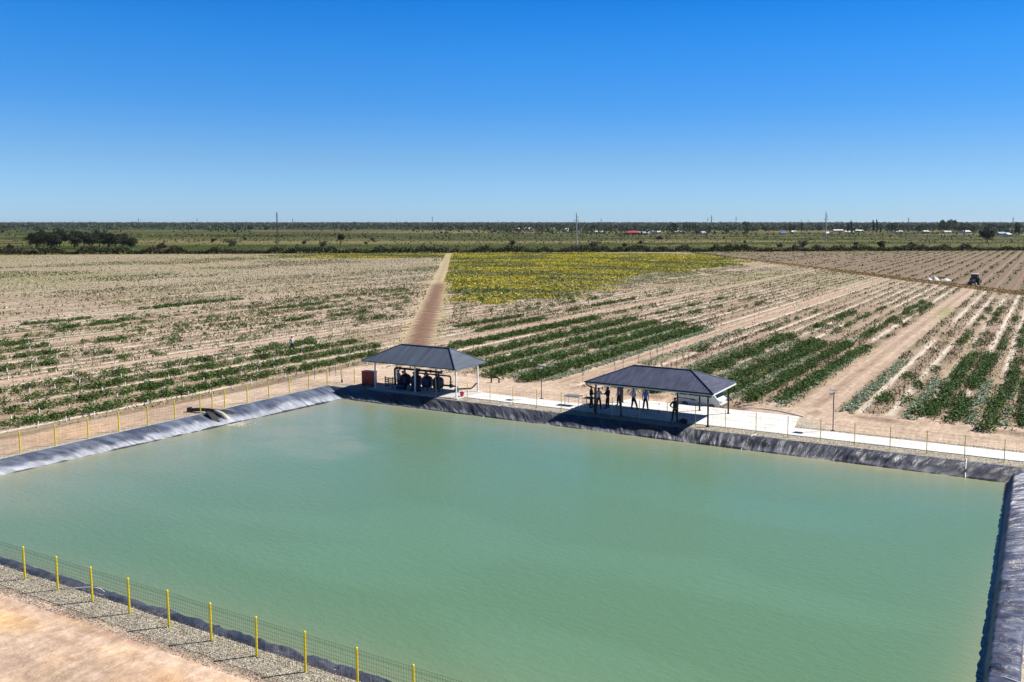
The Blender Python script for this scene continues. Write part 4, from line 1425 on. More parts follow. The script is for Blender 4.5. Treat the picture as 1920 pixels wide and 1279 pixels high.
for sy in (-1, 1):
    for (x0, x1_, x2, x3) in ((-1.72, -1.78, -.98, -.98), (-.88, -.88, .02, .02), (.12, .12, 1.28, .92)):
        mb = MB()
        yb, yt = sy * (VW / 2 - .005), sy * (VW / 2 - .075)
        pts = [(x0, yb, 1.12), (x2, yb, 1.12), (x3, yt, 1.68), (x1_ + .06, yt, 1.68)]
        mb.prism(pts, (0, sy * .012, 0)); mb.build('side_window', M['glass_dark'], VN)
mb = MB(); mb.prism([(1.66, -.66, 1.12), (1.66, .66, 1.12), (1.235, .58, 1.66), (1.235, -.58, 1.66)], (.03, 0, .03)); mb.build('windscreen', M['glass_dark'], VN)
mb = MB(); mb.prism([(-1.965, -.6, 1.15), (-1.965, .6, 1.15), (-1.895, .56, 1.66), (-1.895, -.56, 1.66)], (-.03, 0, 0)); mb.build('rear_window', M['glass_dark'], VN)
stripe = pmat('brown_stripe', (.10, .06, .05), .4)
mb = MB()
for sy in (-1, 1):
    mb.prism([(-1.85, sy * (VW / 2 + .001), .84), (-.35, sy * (VW / 2 + .001), .84), (-.15, sy * (VW / 2 + .001), .72), (-.5, sy * (VW / 2 + .001), .68), (-.75, sy * (VW / 2 + .001), .77), (-1.85, sy * (VW / 2 + .001), .77)], (0, sy * .008, 0))
mb.build('side_stripe', stripe, VN)
for sy in (-1, 1):
    mb = MB(); mb.box((1.93, sy * .55, .74), (.05, .26, .16)); mb.build('headlight', M['chrome'], VN)
    for wx_ in (-1.2, 1.2):
        mb = MB(); mb.lathe((wx_, sy * (VW / 2 - .09), .29), [(.2, -.1), (.28, -.09), (.29, 0), (.28, .09), (.2, .1)], 20, axis='Y'); wl = mb.build('wheel', M['rubber'], VN)
        mb = MB(); mb.lathe((wx_, sy * (VW / 2 - .09), .29), [(.05, -.105), (.17, -.11), (.18, 0), (.17, .11), (.05, .105)], 16, axis='Y'); mb.build('rim', M['chrome'], wl)
mb = MB(); mb.box((1.95, 0, .42), (.12, 1.5, .16)); mb.box((-1.97, 0, .42), (.1, 1.5, .14)); mb.build('bumper', pmat('grey_bumper', (.12, .12, .12), .6), VN)
mb = MB()
for sy in (-1, 1): mb.box((1.15, sy * (VW / 2 + .1), 1.2), (.08, .16, .2))
mb.build('mirror', M['rubber'], VN)
VN.scale = (1.0, 1.0, .97)

# ------------------------------------------------------------------ hoses, pipes and the inflow
def hose(label, pts, r_=.02, mat=None, cat='hose', name='hose'):
    mb = MB(); mb.tube(pts, r_, 6); return tag(mb.build(name, mat or M['hose'], smooth=True), label, cat)


hose('white hose curving over the liner near the second yellow post from the left', [(-35.35, 20.22, .03), (-34.8, 20.5, .10), (-34.2, 20.85, .12), (-33.9, 21.0, .06), (-33.8, 21.1, -.1)], .016)
hose('pale rope hanging down the liner from the fence behind the white terrace', [(-18.15, 59.5, .03), (-18.25, 58.8, .08), (-18.4, 58.0, -.18), (-18.5, 57.2, -.55), (-18.5, 56.9, -.7)], .03)
hose('pale rope hanging down the far liner near the right pond corner', [(-4.4, 59.5, .03), (-4.35, 58.8, .10), (-4.3, 58.0, -.18), (-4.25, 57.2, -.55), (-4.25, 56.9, -.7)], .03)
hose('pale rope on the dark liner between the two shelters', [(-39.3, 59.5, .03), (-39.6, 58.8, .10), (-39.9, 58.0, -.18), (-40.1, 57.2, -.55), (-40.1, 56.9, -.7)], .025)
hose('long white irrigation hose lying on the dirt behind the terrace, right of the van', [(-21.8, 66.9, .12), (-21.2, 67.6, .14), (-20.2, 67.9, .06), (-19.0, 67.8, .04), (-17.5, 67.1, .04), (-16.6, 66.6, .03)], .05)
hose('thin white hose along the bank at the bottom right corner', [(-2.6, 30.3, -.57), (-1.6, 30.6, -.4), (-.9, 30.7, .1), (0.4, 30.5, .03)], .02)

mb = MB()
mb.tube([(-60.25, 45.4, .15), (-59.6, 45.55, .22), (-58.5, 45.75, .26), (-57.9, 45.85, .22)], .14, 12)
mb.tube([(-60.35, 45.3, .12), (-60.1, 45.45, .17)], .24, 12)
tag(mb.build('inflow_pipe', M['pipe']), 'black inflow pipe pouring water over the left bank', 'pipe')
mb = MB()
mb.prism([(-58.3, 45.3, .20), (-58.25, 46.4, .20), (-57.6, 46.9, .08), (-56.9, 47.4, -.28), (-56.25, 47.6, -.62), (-56.15, 44.7, -.62), (-57.0, 44.9, -.28), (-57.7, 45.1, .08)], (0, 0, .03))
tag(mb.build('black_apron_sheet', M['rubber']), 'black sheet under the inflow pipe on the left liner', 'sheet')


def water_jet():
    m, n, b = new_mat('muddy_jet')
    b.inputs['Base Color'].default_value = (.48, .43, .34, 1); b.inputs['Roughness'].default_value = .35
    t = noise_node(n, 9, 4)
    bp = n.nodes.new('ShaderNodeBump'); bp.inputs['Strength'].default_value = .8; bp.inputs['Distance'].default_value = .05
    n.links.new(t.outputs['Fac'], bp.inputs['Height']); n.links.new(bp.outputs[0], b.inputs['Normal'])
    return m


jm = water_jet()
mb = MB()
mb.tube([(-57.95, 45.84, .20), (-57.6, 45.9, .16), (-57.2, 45.97, .0), (-56.85, 46.0, -.25), (-56.6, 46.05, -.62)], [.13, .15, .19, .24, .34], 10)
jet = mb.build('water_jet', jm, smooth=True); tag(jet, 'stream of muddy water falling from the inflow pipe into the pond', 'water jet')
r = np.random.RandomState(51); n_ = 900
a = r.rand(n_) * 6.283; q = np.sqrt(r.rand(n_))
X = -56.1 + np.abs(r.normal(size=n_)) * .75; Y = 46.0 + r.normal(size=n_) * .42 - (X + 56.1) * .1
v = leaves(np.stack([X, Y, np.full(n_, WZ + .015)], 1), np.full(n_, .10), vcol((.55, .53, .44), .15, n_, r, .03), 52, flat=9)
stuff('foam', [v], M['dry'], 'pale foam where the inflow jet hits the pond', 'foam')

# ------------------------------------------------------------------ pebbles
r = np.random.RandomState(61)
def pebbles(n_, x0, x1, y0, y1, s, seed, z=.02):
    r = np.random.RandomState(seed)
    P = np.stack([x0 + (x1 - x0) * r.rand(n_), y0 + (y1 - y0) * r.rand(n_), np.full(n_, z)], 1)
    c = vcol((.36, .33, .27), .5, n_, r, .06)
    return leaves(P, np.full(n_, s), c, seed, flat=1.0)
stuff('pebbles', [pebbles(26000, -58, -10, 18.85, 20.75, .05, 62), pebbles(9000, -59, 1, 58.75, 60.35, .06, 63), pebbles(2500, -16.9, 1, 62.6, 63.3, .06, 64)], M['dry'], 'loose pale pebbles on the gravel strips round the pond', 'pebbles')

# ------------------------------------------------------------------ people
CL = {}
def cloth(col, rough=.85):
    k = tuple(col)
    if k not in CL: CL[k] = pmat('cloth', col, rough, var=.12, scale=8, bump=.2)
    return CL[k]


def skin_obj(name, joints, edges, radii, mat, parent, root=0, sub=1):
    me = bpy.data.meshes.new(name)
    me.from_pydata([tuple(j) for j in joints], edges, [])
    o = link_mesh(name, me, mat, parent)
    sk = o.modifiers.new('skin', 'SKIN'); sk.use_smooth_shade = True
    for i, rr in enumerate(radii):
        v_ = me.skin_vertices[0].data[i]; v_.radius = (rr, rr) if not isinstance(rr, tuple) else rr
        v_.use_root = (i == root)
    s = o.modifiers.new('subsurf', 'SUBSURF'); s.levels = sub; s.render_levels = sub
    return o


def person(label, x, y, z, rz, H=1.75, shirt=(.6, .65, .7), pants=(.012, .014, .022), arms=('down', 'down'), legs=(0, 0), hair=(.012, .01, .01), cap=None, long_sleeve=False, stance=.12):
    """front faces +Y before rotation; height H"""
    k = H / 1.75
    o = empty('person', (x, y, z), rz)
    tag(o, label, 'person')
    J = {}
    def V3(a, b, c): return Vector((a * k, b * k, c * k))
    J['pel'] = V3(0, 0, .96); J['wst'] = V3(0, .01, 1.10); J['ch'] = V3(0, .01, 1.30); J['nb'] = V3(0, 0, 1.47); J['nk'] = V3(0, .01, 1.535)
    J['hd'] = V3(0, .025, 1.63); J['tp'] = V3(0, .02, 1.71)
    for s, n_, lg in ((-1, 'L', legs[0]), (1, 'R', legs[1])):
        J['hip' + n_] = V3(s * .095, 0, .90)
        J['kn' + n_] = V3(s * (.095 + stance * .45), .03 + lg * .5, .50)
        J['an' + n_] = V3(s * (.09 + stance), lg, .09)
        J['to' + n_] = V3(s * (.10 + stance * 1.3), lg + .17, .035)
        J['sh' + n_] = V3(s * .185, 0, 1.42)
        ar = arms[0 if s < 0 else 1]
        if ar == 'down': el, wr = (s * .25, -.02, 1.14), (s * .25, .07, .89)
        elif ar == 'hip': el, wr = (s * .42, -.08, 1.17), (s * .20, .06, 1.03)
        elif ar == 'front': el, wr = (s * .26, .03, 1.14), (s * .07, .23, 1.10)
        elif ar == 'reach': el, wr = (s * .24, .12, 1.17), (s * .16, .38, 1.16)
        elif ar == 'face': el, wr = (s * .27, .16, 1.27), (s * .12, .23, 1.54)
        J['el' + n_] = V3(*el); J['wr' + n_] = V3(*wr)
    names = ['pel', 'wst', 'ch', 'nb', 'nk', 'hd', 'tp']
    rad = [.15, .135, .155, .09, .058, .098, .064]
    E_ = [(0, 1), (1, 2), (2, 3), (3, 4), (4, 5), (5, 6)]
    pts = [J[n_] for n_ in names]
    for s, n_ in ((-1, 'L'), (1, 'R')):
        b = len(pts)
        pts += [J['sh' + n_], J['el' + n_], J['wr' + n_]]; rad += [.055, .04, .027]
        E_ += [(3, b), (b, b + 1), (b + 1, b + 2)]
        d = (J['wr' + n_] - J['el' + n_]).normalized()
        side = d.cross(Vector((0, 1, .3))); side.normalize()
        palm = J['wr' + n_] + d * .05 * k
        pb = len(pts); pts.append(palm); rad.append(.030); E_.append((b + 2, pb))
        for fi in range(4):
            off = side * (fi - 1.5) * .019 * k
            ln = (.075, .09, .084, .065)[fi] * k
            p1 = palm + off + d * .045 * k; p2 = p1 + d * ln * .55 + Vector((0, .006, -.004)); p3 = p2 + d * ln * .4 + Vector((0, .015, -.006)) * k
            q = len(pts); pts += [p1, p2, p3]; rad += [.0095, .0085, .0075]; E_ += [(pb, q), (q, q + 1), (q + 1, q + 2)]
        th = palm - side * .035 * k - d * .01; q = len(pts)
        pts += [th, th - side * .012 * k + d * .045 * k]; rad += [.011, .009]; E_ += [(pb, q), (q, q + 1)]
        b = len(pts)
        pts += [J['hip' + n_], J['kn' + n_], J['an' + n_], J['to' + n_]]; rad += [.085, .055, .038, .03]
        E_ += [(0, b), (b, b + 1), (b + 1, b + 2), (b + 2, b + 3)]
    body = skin_obj('body', pts, E_, [a * k for a in rad], M['skin'], o)
    # face
    mb = MB(); hd = J['hd']
    mb.lathe((hd.x, hd.y + .095 * k, hd.z - .01), [(.004, .03), (.012, .005), (.016, -.02), (.006, -.028)], 6)
    mb.build('nose', M['skin'], o)
    mb = MB()
    for s in (-1, 1): mb.box((hd.x + s * .034 * k, hd.y + .088 * k, hd.z + .025), (.022, .01, .01))
    mb.build('eyes', M['rubber'], o)
    # hair / cap
    hb = MB()
    prof = [(.104, -.02), (.108, .03), (.098, .075), (.06, .108), (.01, .118)]
    hb.lathe((hd.x, hd.y - .012 * k, hd.z + .012), [(r_ * k, h * k) for r_, h in prof], 14)
    if cap:
        hb.prism([(hd.x - .075, hd.y + .07, hd.z + .04), (hd.x - .055, hd.y + .18, hd.z + .03), (hd.x + .055, hd.y + .18, hd.z + .03), (hd.x + .075, hd.y + .07, hd.z + .04)], (0, 0, .014))
        hb.build('cap', cloth(cap), o, smooth=True)
    else:
        hb.build('hair', cloth(hair), o, smooth=True)
    # shirt
    pts = [J['pel'] + V3(0, 0, -.03), J['wst'], J['ch'], J['nb'] + V3(0, 0, -.01), J['nb'] + V3(0, .0, .03)]; rad = [.178, .165, .185, .105, .072]; E_ = [(0, 1), (1, 2), (2, 3), (3, 4)]
    for s, n_ in ((-1, 'L'), (1, 'R')):
        b = len(pts)
        pts += [J['sh' + n_], J['sh' + n_].lerp(J['el' + n_], 1.0 if long_sleeve else .75)]; rad += [.078, .062]; E_ += [(3, b), (b, b + 1)]
        if long_sleeve:
            pts.append(J['el' + n_].lerp(J['wr' + n_], .93)); rad.append(.045); E_.append((b + 1, b + 2))
    skin_obj('shirt', pts, E_, [a * k for a in rad], cloth(shirt), o)
    # trousers
    pts = [J['pel'] + V3(0, 0, .05), J['pel'] + V3(0, 0, -.04)]; rad = [.15, .15]; E_ = [(0, 1)]
    for n_ in 'LR':
        b = len(pts); pts += [J['hip' + n_] + V3(0, 0, -.04), J['kn' + n_], J['an' + n_] + V3(0, 0, -.0)]; rad += [.118, .088, .072]; E_ += [(1, b), (b, b + 1), (b + 1, b + 2)]
    skin_obj('trousers', pts, E_, [a * k for a in rad], cloth(pants), o)
    for n_ in 'LR':
        mb = MB(); a, t = J['an' + n_], J['to' + n_]
        mb.tube([a + V3(0, -.06, -.04), a + V3(0, .02, -.035), t + V3(0, -.02, -.0), t + V3(0, .05, 0)], [.045 * k, .052 * k, .048 * k, .03 * k], 8)
        mb.build('shoe', M['rubber'], o, smooth=True)
    return o


TZ = .06
cam_dir = lambda x, y: math.atan2(-x, -y)
person('man in white shirt and dark cap with hands on hips under the blue-roofed pavilion', -29.4, 62.8, TZ, R(-28), 1.74, shirt=(.74, .80, .88), arms=('hip', 'hip'), cap=(.012, .012, .015), legs=(.0, .22), stance=.15)
person('man in bright blue shirt standing with his back to the pond under the pavilion', -28.4, 62.95, TZ, R(12), 1.72, shirt=(.16, .34, .86), arms=('down', 'down'), stance=.10, legs=(-.03, .03))
person('man in pale pink shirt holding a phone to his face beside the second pavilion post', -31.0, 63.4, TZ, R(150), 1.74, shirt=(.62, .52, .64), pants=(.012, .016, .045), arms=('face', 'down'), stance=.09)
person('man in dark green uniform and cap at the third front pavilion post', -24.85, 60.5, TZ, R(40), 1.78, shirt=(.022, .028, .014), pants=(.022, .028, .014), arms=('hip', 'front'), cap=(.02, .024, .014), long_sleeve=True, stance=.12, legs=(.0, .1))
person('man in black, leftmost of the three by the pavilion corner post', -32.75, 61.85, TZ, R(-75), 1.74, shirt=(.014, .014, .018), arms=('front', 'reach'), long_sleeve=True, legs=(.05, -.05))
person('man in white shirt half hidden by the front left pavilion post', -31.9, 61.55, TZ, R(10), 1.72, shirt=(.75, .75, .76), arms=('reach', 'reach'), legs=(.05, -.1))
person('man in black jacket facing the group of three beside the front left pavilion post', -31.35, 62.1, TZ, R(80), 1.76, shirt=(.014, .014, .016), arms=('reach', 'front'), long_sleeve=True, legs=(0, .08))
person('man in light blue shirt bending over the blue pump tanks', -51.75, 60.55, .085, R(-20), 1.72, shirt=(.22, .27, .36), pants=(.02, .025, .05), arms=('front', 'reach'))
person('man in black standing between the blue tanks under the manifold pipes', -50.75, 61.95, .085, R(160), 1.75, shirt=(.015, .015, .018), arms=('front', 'front'), long_sleeve=True)
gx, gy = ground_at(548, 658)
person('farm worker in white shirt standing alone in the green rows of the left field', gx, gy, 0, R(60), 1.72, shirt=(.62, .62, .62), pants=(.02, .02, .03), arms=('reach', 'reach'), long_sleeve=True)

# ------------------------------------------------------------------ tractor, heaps
TR = empty('tractor', (-16.9, 229.5, 0), R(170))
TR.scale = (1.12, 1.12, 1.12)
tag(TR, 'old dark blue tractor with white cab roof in the brown field beyond the ditch', 'tractor')
tb = pmat('tractor_blue', (.02, .035, .08), .4)
mb = MB(); mb.box((0, 1.05, 1.05), (.75, 1.7, .62)); mb.box((0, 1.92, 1.0), (.68, .08, .5)); mb.box((0, .7, .62), (.5, 2.6, .35)); mb.build('bonnet', tb, TR, bevel=.05)
mb = MB()
for sx in (-1, 1):
    for yy in (-.85, .2): mb.box((sx * .62, yy, 1.75), (.08, .08, 1.3))
mb.box((0, -.35, 1.05), (1.3, 1.2, .25)); mb.box((0, -.9, 1.3), (1.25, .06, .5))
cab = mb.build('cab', tb, TR)
mb = MB()
for sx in (-1, 1): mb.box((sx * .62, -.32, 1.82), (.02, .95, .95))
mb.box((0, .2, 1.85), (1.14, .02, .95)); mb.box((0, -.86, 1.95), (1.14, .02, .7)); mb.build('cab_glass', M['glass_dark'], cab)
mb = MB(); mb.box((0, -.33, 2.45), (1.5, 1.35, .12)); mb.build('cab_roof', M['fascia'], TR, bevel=.03)
for sx in (-1, 1):
    mb = MB(); mb.lathe((sx * .82, -.55, .75), [(.45, -.19), (.7, -.19), (.76, -.1), (.76, .1), (.7, .19), (.45, .19)], 22, axis='X'); wl = mb.build('wheel', M['rubber'], TR)
    mb = MB(); mb.lathe((sx * .82, -.55, .75), [(.08, -.14), (.44, -.16), (.46, 0), (.44, .16), (.08, .14)], 18, axis='X'); mb.build('rim', M['fascia'], wl)
    mb = MB(); mb.lathe((sx * .72, 1.55, .42), [(.22, -.1), (.38, -.1), (.42, 0), (.38, .1), (.22, .1)], 18, axis='X'); wl = mb.build('wheel', M['rubber'], TR)
    mb = MB(); mb.lathe((sx * .72, 1.55, .42), [(.06, -.1), (.2, -.11), (.22, 0), (.2, .11), (.06, .1)], 14, axis='X'); mb.build('rim', M['fascia'], wl)
    mb = MB(); mb.box((sx * .82, -.55, 1.58), (.42, 1.1, .07)); mb.build('mudguard', tb, TR)
mb = MB(); mb.tube([(.2, 1.3, 1.35), (.2, 1.3, 2.1)], .04, 8); mb.build('exhaust', M['pipe'], TR)
mb = MB()
for sx in (-1, 1): mb.box((sx * .27, 1.98, 1.12), (.16, .05, .16))
mb.build('headlight', M['chrome'], TR)
mb = MB(); mb.box((0, -1.7, .7), (1.9, .8, .6), taper=1.15); mb.box((0, -1.2, .55), (.3, .5, .2)); mb.build('spreader', pmat('dark_bin', (.04, .05, .03), .6), TR)


def heap(label, x, y, w_, h_, seed):
    r = np.random.RandomState(seed)
    g = np.linspace(-1, 1, 25); GX, GY = np.meshgrid(g, g)
    rr = np.hypot(GX, GY)
    z = np.clip(1 - rr + .25 * (fbm(GX * 3 + seed, GY * 3, seed) - .5), -.1, 1) * h_
    n = 25
    I, J = np.meshgrid(np.arange(n - 1), np.arange(n - 1)); b = (J * n + I).ravel()
    me = np_mesh('fertiliser_heap', np.stack([(GX * w_).ravel(), (GY * w_ * .7).ravel(), z.ravel()], 1), np.stack([b, b + 1, b + 1 + n, b + n], 1), None, True)
    o = link_mesh('fertiliser_heap', me, M['hose']); o.location = (x, y, 0.02)
    tag(o, label, 'heap', 'white heaps in the brown field')
heap('leftmost of the three white heaps left of the tractor', *ground_at(1741, 525.5), 1.15, .75, 71)
heap('tallest white heap, middle of the three left of the tractor', *ground_at(1752, 525.5), 1.3, 1.05, 72)
heap('low white heap nearest the tractor', *ground_at(1774, 526), 1.5, .6, 73)

# sticks and a shovel at the far left corner
for i, (px, py, top) in enumerate(((590, 711, 673), (618, 706, 671), (630, 705, 676))):
    x, y = ground_at(px, py)
    mb = MB(); mb.tube([(0, 0, 0), (rs_.uniform(-.1, .1), 0, (py - top) / 20)], .022, 6)
    o = mb.build('wooden_stake', M['slat']); o.location = (x, y, 0)
    tag(o, ['tall leaning stake left of the pair behind the left fence', 'tall bare stake, middle one behind the left fence corner', 'bare stake nearest the red cabinet behind the left fence'][i], 'stake', 'stakes behind the left fence corner')
x, y = ground_at(641, 717)
SH = empty('shovel', (x, y, 0)); tag(SH, 'shovel stuck in the dirt behind the fence, left of the red cabinet', 'shovel')
mb = MB(); mb.tube([(0, 0, .2), (-.22, .05, 1.25)], .018, 6); mb.build('handle', M['bark'], SH)
mb = MB(); mb.box((.02, 0, .12), (.2, .03, .26), tilt=('Y', -.2)); mb.build('blade', M['black_metal'], SH)

# ------------------------------------------------------------------ trees and bushes
def crown_mesh(name, seed, W, H, z0, nclump, nleaf, leaf, col, shape='round', gapz=.0):
    r = np.random.RandomState(seed)
    # clump centres fill an uneven volume
    c = []
    while len(c) < nclump:
        p = r.uniform(-1, 1, 3)
        if shape == 'column':
            if p[0] ** 2 + p[1] ** 2 > (1 - abs(p[2]) ** 3) : continue
        elif np.sum(p ** 2) > 1: continue
        lob = .68 + .45 * vn(np.array([math.atan2(p[1], p[0]) * 1.3 + seed]), np.array([p[2] * 2.0]), seed)[0]
        c.append(p * lob)
    c = np.array(c)
    cs = (.20 + .20 * r.rand(nclump)) * (.75 if shape == 'column' else 1)
    idx = r.randint(0, nclump, nleaf)
    d = r.normal(size=(nleaf, 3)); d /= np.linalg.norm(d, axis=1)[:, None]
    P = c[idx] + d * cs[idx][:, None] * (.55 + .5 * r.rand(nleaf, 1))
    P *= np.array([W / 2, W / 2, H / 2]) * .82
    P[:, 2] += z0 + H / 2
    P[:, 2] = np.maximum(P[:, 2], .05)
    tone = (.6 + .8 * r.rand(nclump))[idx]
    cols = vcol(col, .3, nleaf, r, .1) * tone[:, None]
    v, q, cc = leaves(P, np.full(nleaf, leaf), cols, seed + 1, flat=.3)
    return np_mesh(name, v, q, cc)


def trunk_mb(seed, H, r0, nl=5, spread=.3):
    q = random.Random(seed)
    mb = MB()
    mb.tube([(0, 0, -.2), (q.uniform(-.1, .1) * H * .2, 0, H * .35), (q.uniform(-.1, .1) * H * .4, q.uniform(-.05, .05) * H, H * .8)], [r0, r0 * .7, r0 * .25], 7)
    for k in range(nl):
        a = q.uniform(0, 6.28); z = H * q.uniform(.2, .45)
        mb.tube([(0, 0, z), (math.cos(a) * H * spread * .5, math.sin(a) * H * spread * .5, z + H * .17), (math.cos(a) * H * spread, math.sin(a) * H * spread, z + H * .38)], [r0 * .5, r0 * .3, r0 * .1], 5)
    return mb


def make_tree(name, seed, W, H, clear, nclump, nleaf, leaf, col, shape='round'):
    o = empty(name, (0, 0, 0))
    trunk_mb(seed, H, .035 * H * (.6 if shape == 'column' else 1), 5 if shape != 'column' else 2, .28 if shape != 'column' else .06).build('trunk', M['bark'], o)
    link_mesh('crown', crown_mesh('crown', seed, W, H - clear, clear, nclump, nleaf, leaf, col, shape), M['leaf'], o)
    return o


DG = (0.030, 0.045, 0.017); OG = (0.06, 0.07, 0.035); SG = (0.085, 0.095, 0.068); BR = (0.08, 0.055, 0.04)
# group at the left
protoT = [make_tree('broadleaf_tree', 500 + i, W, H, cl, 46, 3800, .5, c) for i, (W, H, cl, c) in enumerate(((14, 10.5, .5, (.03, .042, .018)), (13, 11.5, .9, (.035, .048, .024)), (12.5, 10, .3, (.034, .05, .02)), (11, 10.5, 2.0, (.05, .06, .034))))]
grp = [(68, 466, 0, .95), (83, 463, 1, 1.0), (98, 466, 2, 1.0), (112, 462, 1, 1.05), (140, 466, 0, 1.1), (158, 463, 3, 1.0), (172, 467, 3, .95), (187, 463, 1, 1.0), (203, 466, 0, .95), (217, 466, 3, .9), (232, 463, 2, .95), (247, 465, 2, .72)]
tl = ['leftmost broad tree of the dark tree group at the left', 'second tree from the left in the dark tree group', 'low dense tree, third from the left in the dark group', 'tall tree, fourth in the dark tree group at the left', 'broad dark tree touching the ground in the middle of the left group', 'sixth tree of the left group, with a visible trunk', 'thin-trunked tree with open crown, seventh of the left group', 'eighth tree from the left in the dark tree group', 'broad tree with forked trunk, ninth of the dark group', 'open-crowned tree, tenth of the left tree group', 'second tree from the right end of the dark tree group', 'small low tree closing the right end of the dark tree group']
usedp = set()
def put(protos, i, px, py, s, label, cat, group=None, sx=None, rz=None):
    pr = protos[i]
    if id(pr) in usedp: o = copy_tree(pr)
    else: usedp.add(id(pr)); o = pr
    x, y = ground_at(px, py)
    o.location = (x, y, 0); o.rotation_euler = (0, 0, rs_.uniform(0, 6.28) if rz is None else rz)
    o.scale = (s * (sx or 1), s * (sx or 1), s)
    if label: o['label'] = label
    o['category'] = cat
    if group: o['group'] = group
    return o


for (px, py, i, s), lb in zip(grp, tl): put(protoT, i, px, py, s, lb, 'tree', 'dark tree group at the left')
T2 = [make_tree('broadleaf_tree', 540, 13, 11, 2.0, 60, 5200, .5, DG), make_tree('broadleaf_tree', 541, 5, 8, 3.8, 26, 1500, .45, DG)]
put(T2, 0, 1851, 456, 1.1, 'large dark tree standing alone near the right edge of the plain', 'tree')
put(T2, 1, 639, 464, 1.05, 'slim tree with bare trunk on the plain right of the lattice mast', 'tree')
# bushes on the plain
protoB = [make_tree('bush', 560 + i, W, H, 0, 24, 1300, .42, c) for i, (W, H, c) in enumerate(((5.5, 4.2, DG), (7.5, 5, SG), (6.5, 3.2, BR), (4, 3, OG)))]
bl = [(434, 463, 1, 1.1, 'large grey green bush on the plain left of the lattice mast'), (400, 455, 0, .9, 'dark bush on the plain behind the large grey green one'), (303, 466, 2, 1.2, 'brown bush at the right of the dark tree group'), (460, 451, 0, .7, 'small round bush between the grey green bush and the mast'),
      (570, 459, 1, .7, 'pale grey bush right of the lattice mast'), (605, 464, 1, .9, 'pale bush left of the slim bare-trunked tree'), (699, 453, 1, .8, 'grey bush on the plain above the yellow strip'), (686, 459, 0, .6, 'small dark bush right of the slim bare-trunked tree'),
      (961, 461, 0, .95, 'round dark bush on the plain above the yellow crop'), (1113, 466, 1, 1.0, 'pale bush right of the middle concrete pole'), (1172, 462, 2, .8, 'reddish brown bush between the middle pole and the red roof'), (1202, 457, 3, .8, 'small green bush below the red-roofed house'), (1236, 450, 2, 1.4, 'brown haystack-like bush below the white houses'),
      (1462, 464, 2, .85, 'brown bush left of the right concrete pole'), (1505, 465, 1, 1.1, 'broad grey bush just left of the right concrete pole'), (1605, 462, 0, .75, 'dark brown bush right of the right concrete pole'), (1652, 466, 0, 1.2, 'tall round bush halfway between the right pole and the lone tree'), (1709, 462, 3, 1.0, 'low olive bush left of the large lone tree'),
      (20, 466, 2, .9, 'brown bush at the left edge of the picture'), (5, 437, 0, 1.3, 'dark bush cut by the left edge of the picture'), (1396, 456, 3, .8, 'small olive bush on the plain left of the right pole'), (337, 431, 0, 1.6, 'distant round tree left of a twin on the far plain'), (358, 431, 0, 1.7, 'distant round tree right of its twin on the far plain'),
      (649, 434, 0, 1.9, 'round dark tree far out above the slim tree'), (470, 432, 0, 2.3, 'far dark clump left of the lattice mast'), (500, 432, 0, 2.4, 'far dark clump touching the lattice mast'), (560, 428, 0, 2.0, 'far dark clump right of the lattice mast'), (583, 427.5, 0, 2.2, 'second far dark clump right of the mast'), (745, 430, 3, 2.0, 'far olive clump left of the field path line'), (763, 432, 3, 1.2, 'far small clump above the field path'), (855, 430, 0, 2.8, 'broad far clump above the yellow crop, left part'), (910, 432, 3, 2.2, 'broad far clump left of the long white house')]
for px, py, i, s, lb in bl: put(protoB, i, px, py, s, lb, 'bush')

# village: trees behind and among the houses
protoV = [make_tree('village_tree', 600 + i, W, H, cl, 26, 620, 1.5, c, sh) for i, (W, H, cl, c, sh) in enumerate(((16, 12, .5, (.042, .065, .024), 'round'), (14, 10, .5, (.065, .085, .034), 'round'), (20, 12, .5, (.036, .056, .022), 'round'), (13, 8, .3, (.08, .095, .045), 'round')))]
protoP = [make_tree('poplar', 620 + i, 4.6, 19 + i * 2, 1, 26, 500, 1.2, (.035, .055, .022), 'column') for i in range(2)]
popl = [(1283, 437, 0), (1288, 437, 1), (1293, 436, 0), (1299, 437, 0), (1304, 436.5, 1), (1590, 439, 0), (1596, 439, 1), (1637, 440, 1), (1644, 440, 1), (1651, 440, 0), (1503, 438, 0), (1905, 442, 0), (1910, 442, 0)]
pl = ['leftmost poplar of the row of five left of the white roofs', 'second poplar of the row of five', 'middle poplar of the row of five', 'fourth poplar of the row of five', 'rightmost poplar of the row of five', 'left poplar of the pair right of the right concrete pole', 'right poplar of the pair right of the right concrete pole', 'leftmost of three poplars halfway to the lone tree', 'middle of three poplars halfway to the lone tree', 'rightmost of three poplars halfway to the lone tree', 'single poplar left of the right concrete pole', 'left poplar near the right edge of the picture', 'right poplar near the right edge of the picture']
for (px, py, i), lb in zip(popl, pl): put(protoP, i, px, py, rs_.uniform(.8, 1.05), lb, 'poplar', 'poplars in the village', sx=.9)
put(protoV, 0, 1262, 438, 1.35, 'tall broad tree left of the row of five poplars', 'tree')
put(protoV, 2, 1308, 439, .85, 'dark round tree right of the row of five poplars', 'tree')
rv = random.Random(12)
for k in range(225):
    px = rv.uniform(940, 1935) if k < 200 else rv.uniform(780, 960)
    py = rv.choice([427, 429, 431, 432.5, 434]) + rv.uniform(-1, 1)
    if px < 1080: py = min(py, 431)
    put(protoV, rv.randrange(4), px, py, rv.uniform(.6, 1.15), 'leafy tree among the far village houses', 'tree', 'leafy trees of the village')
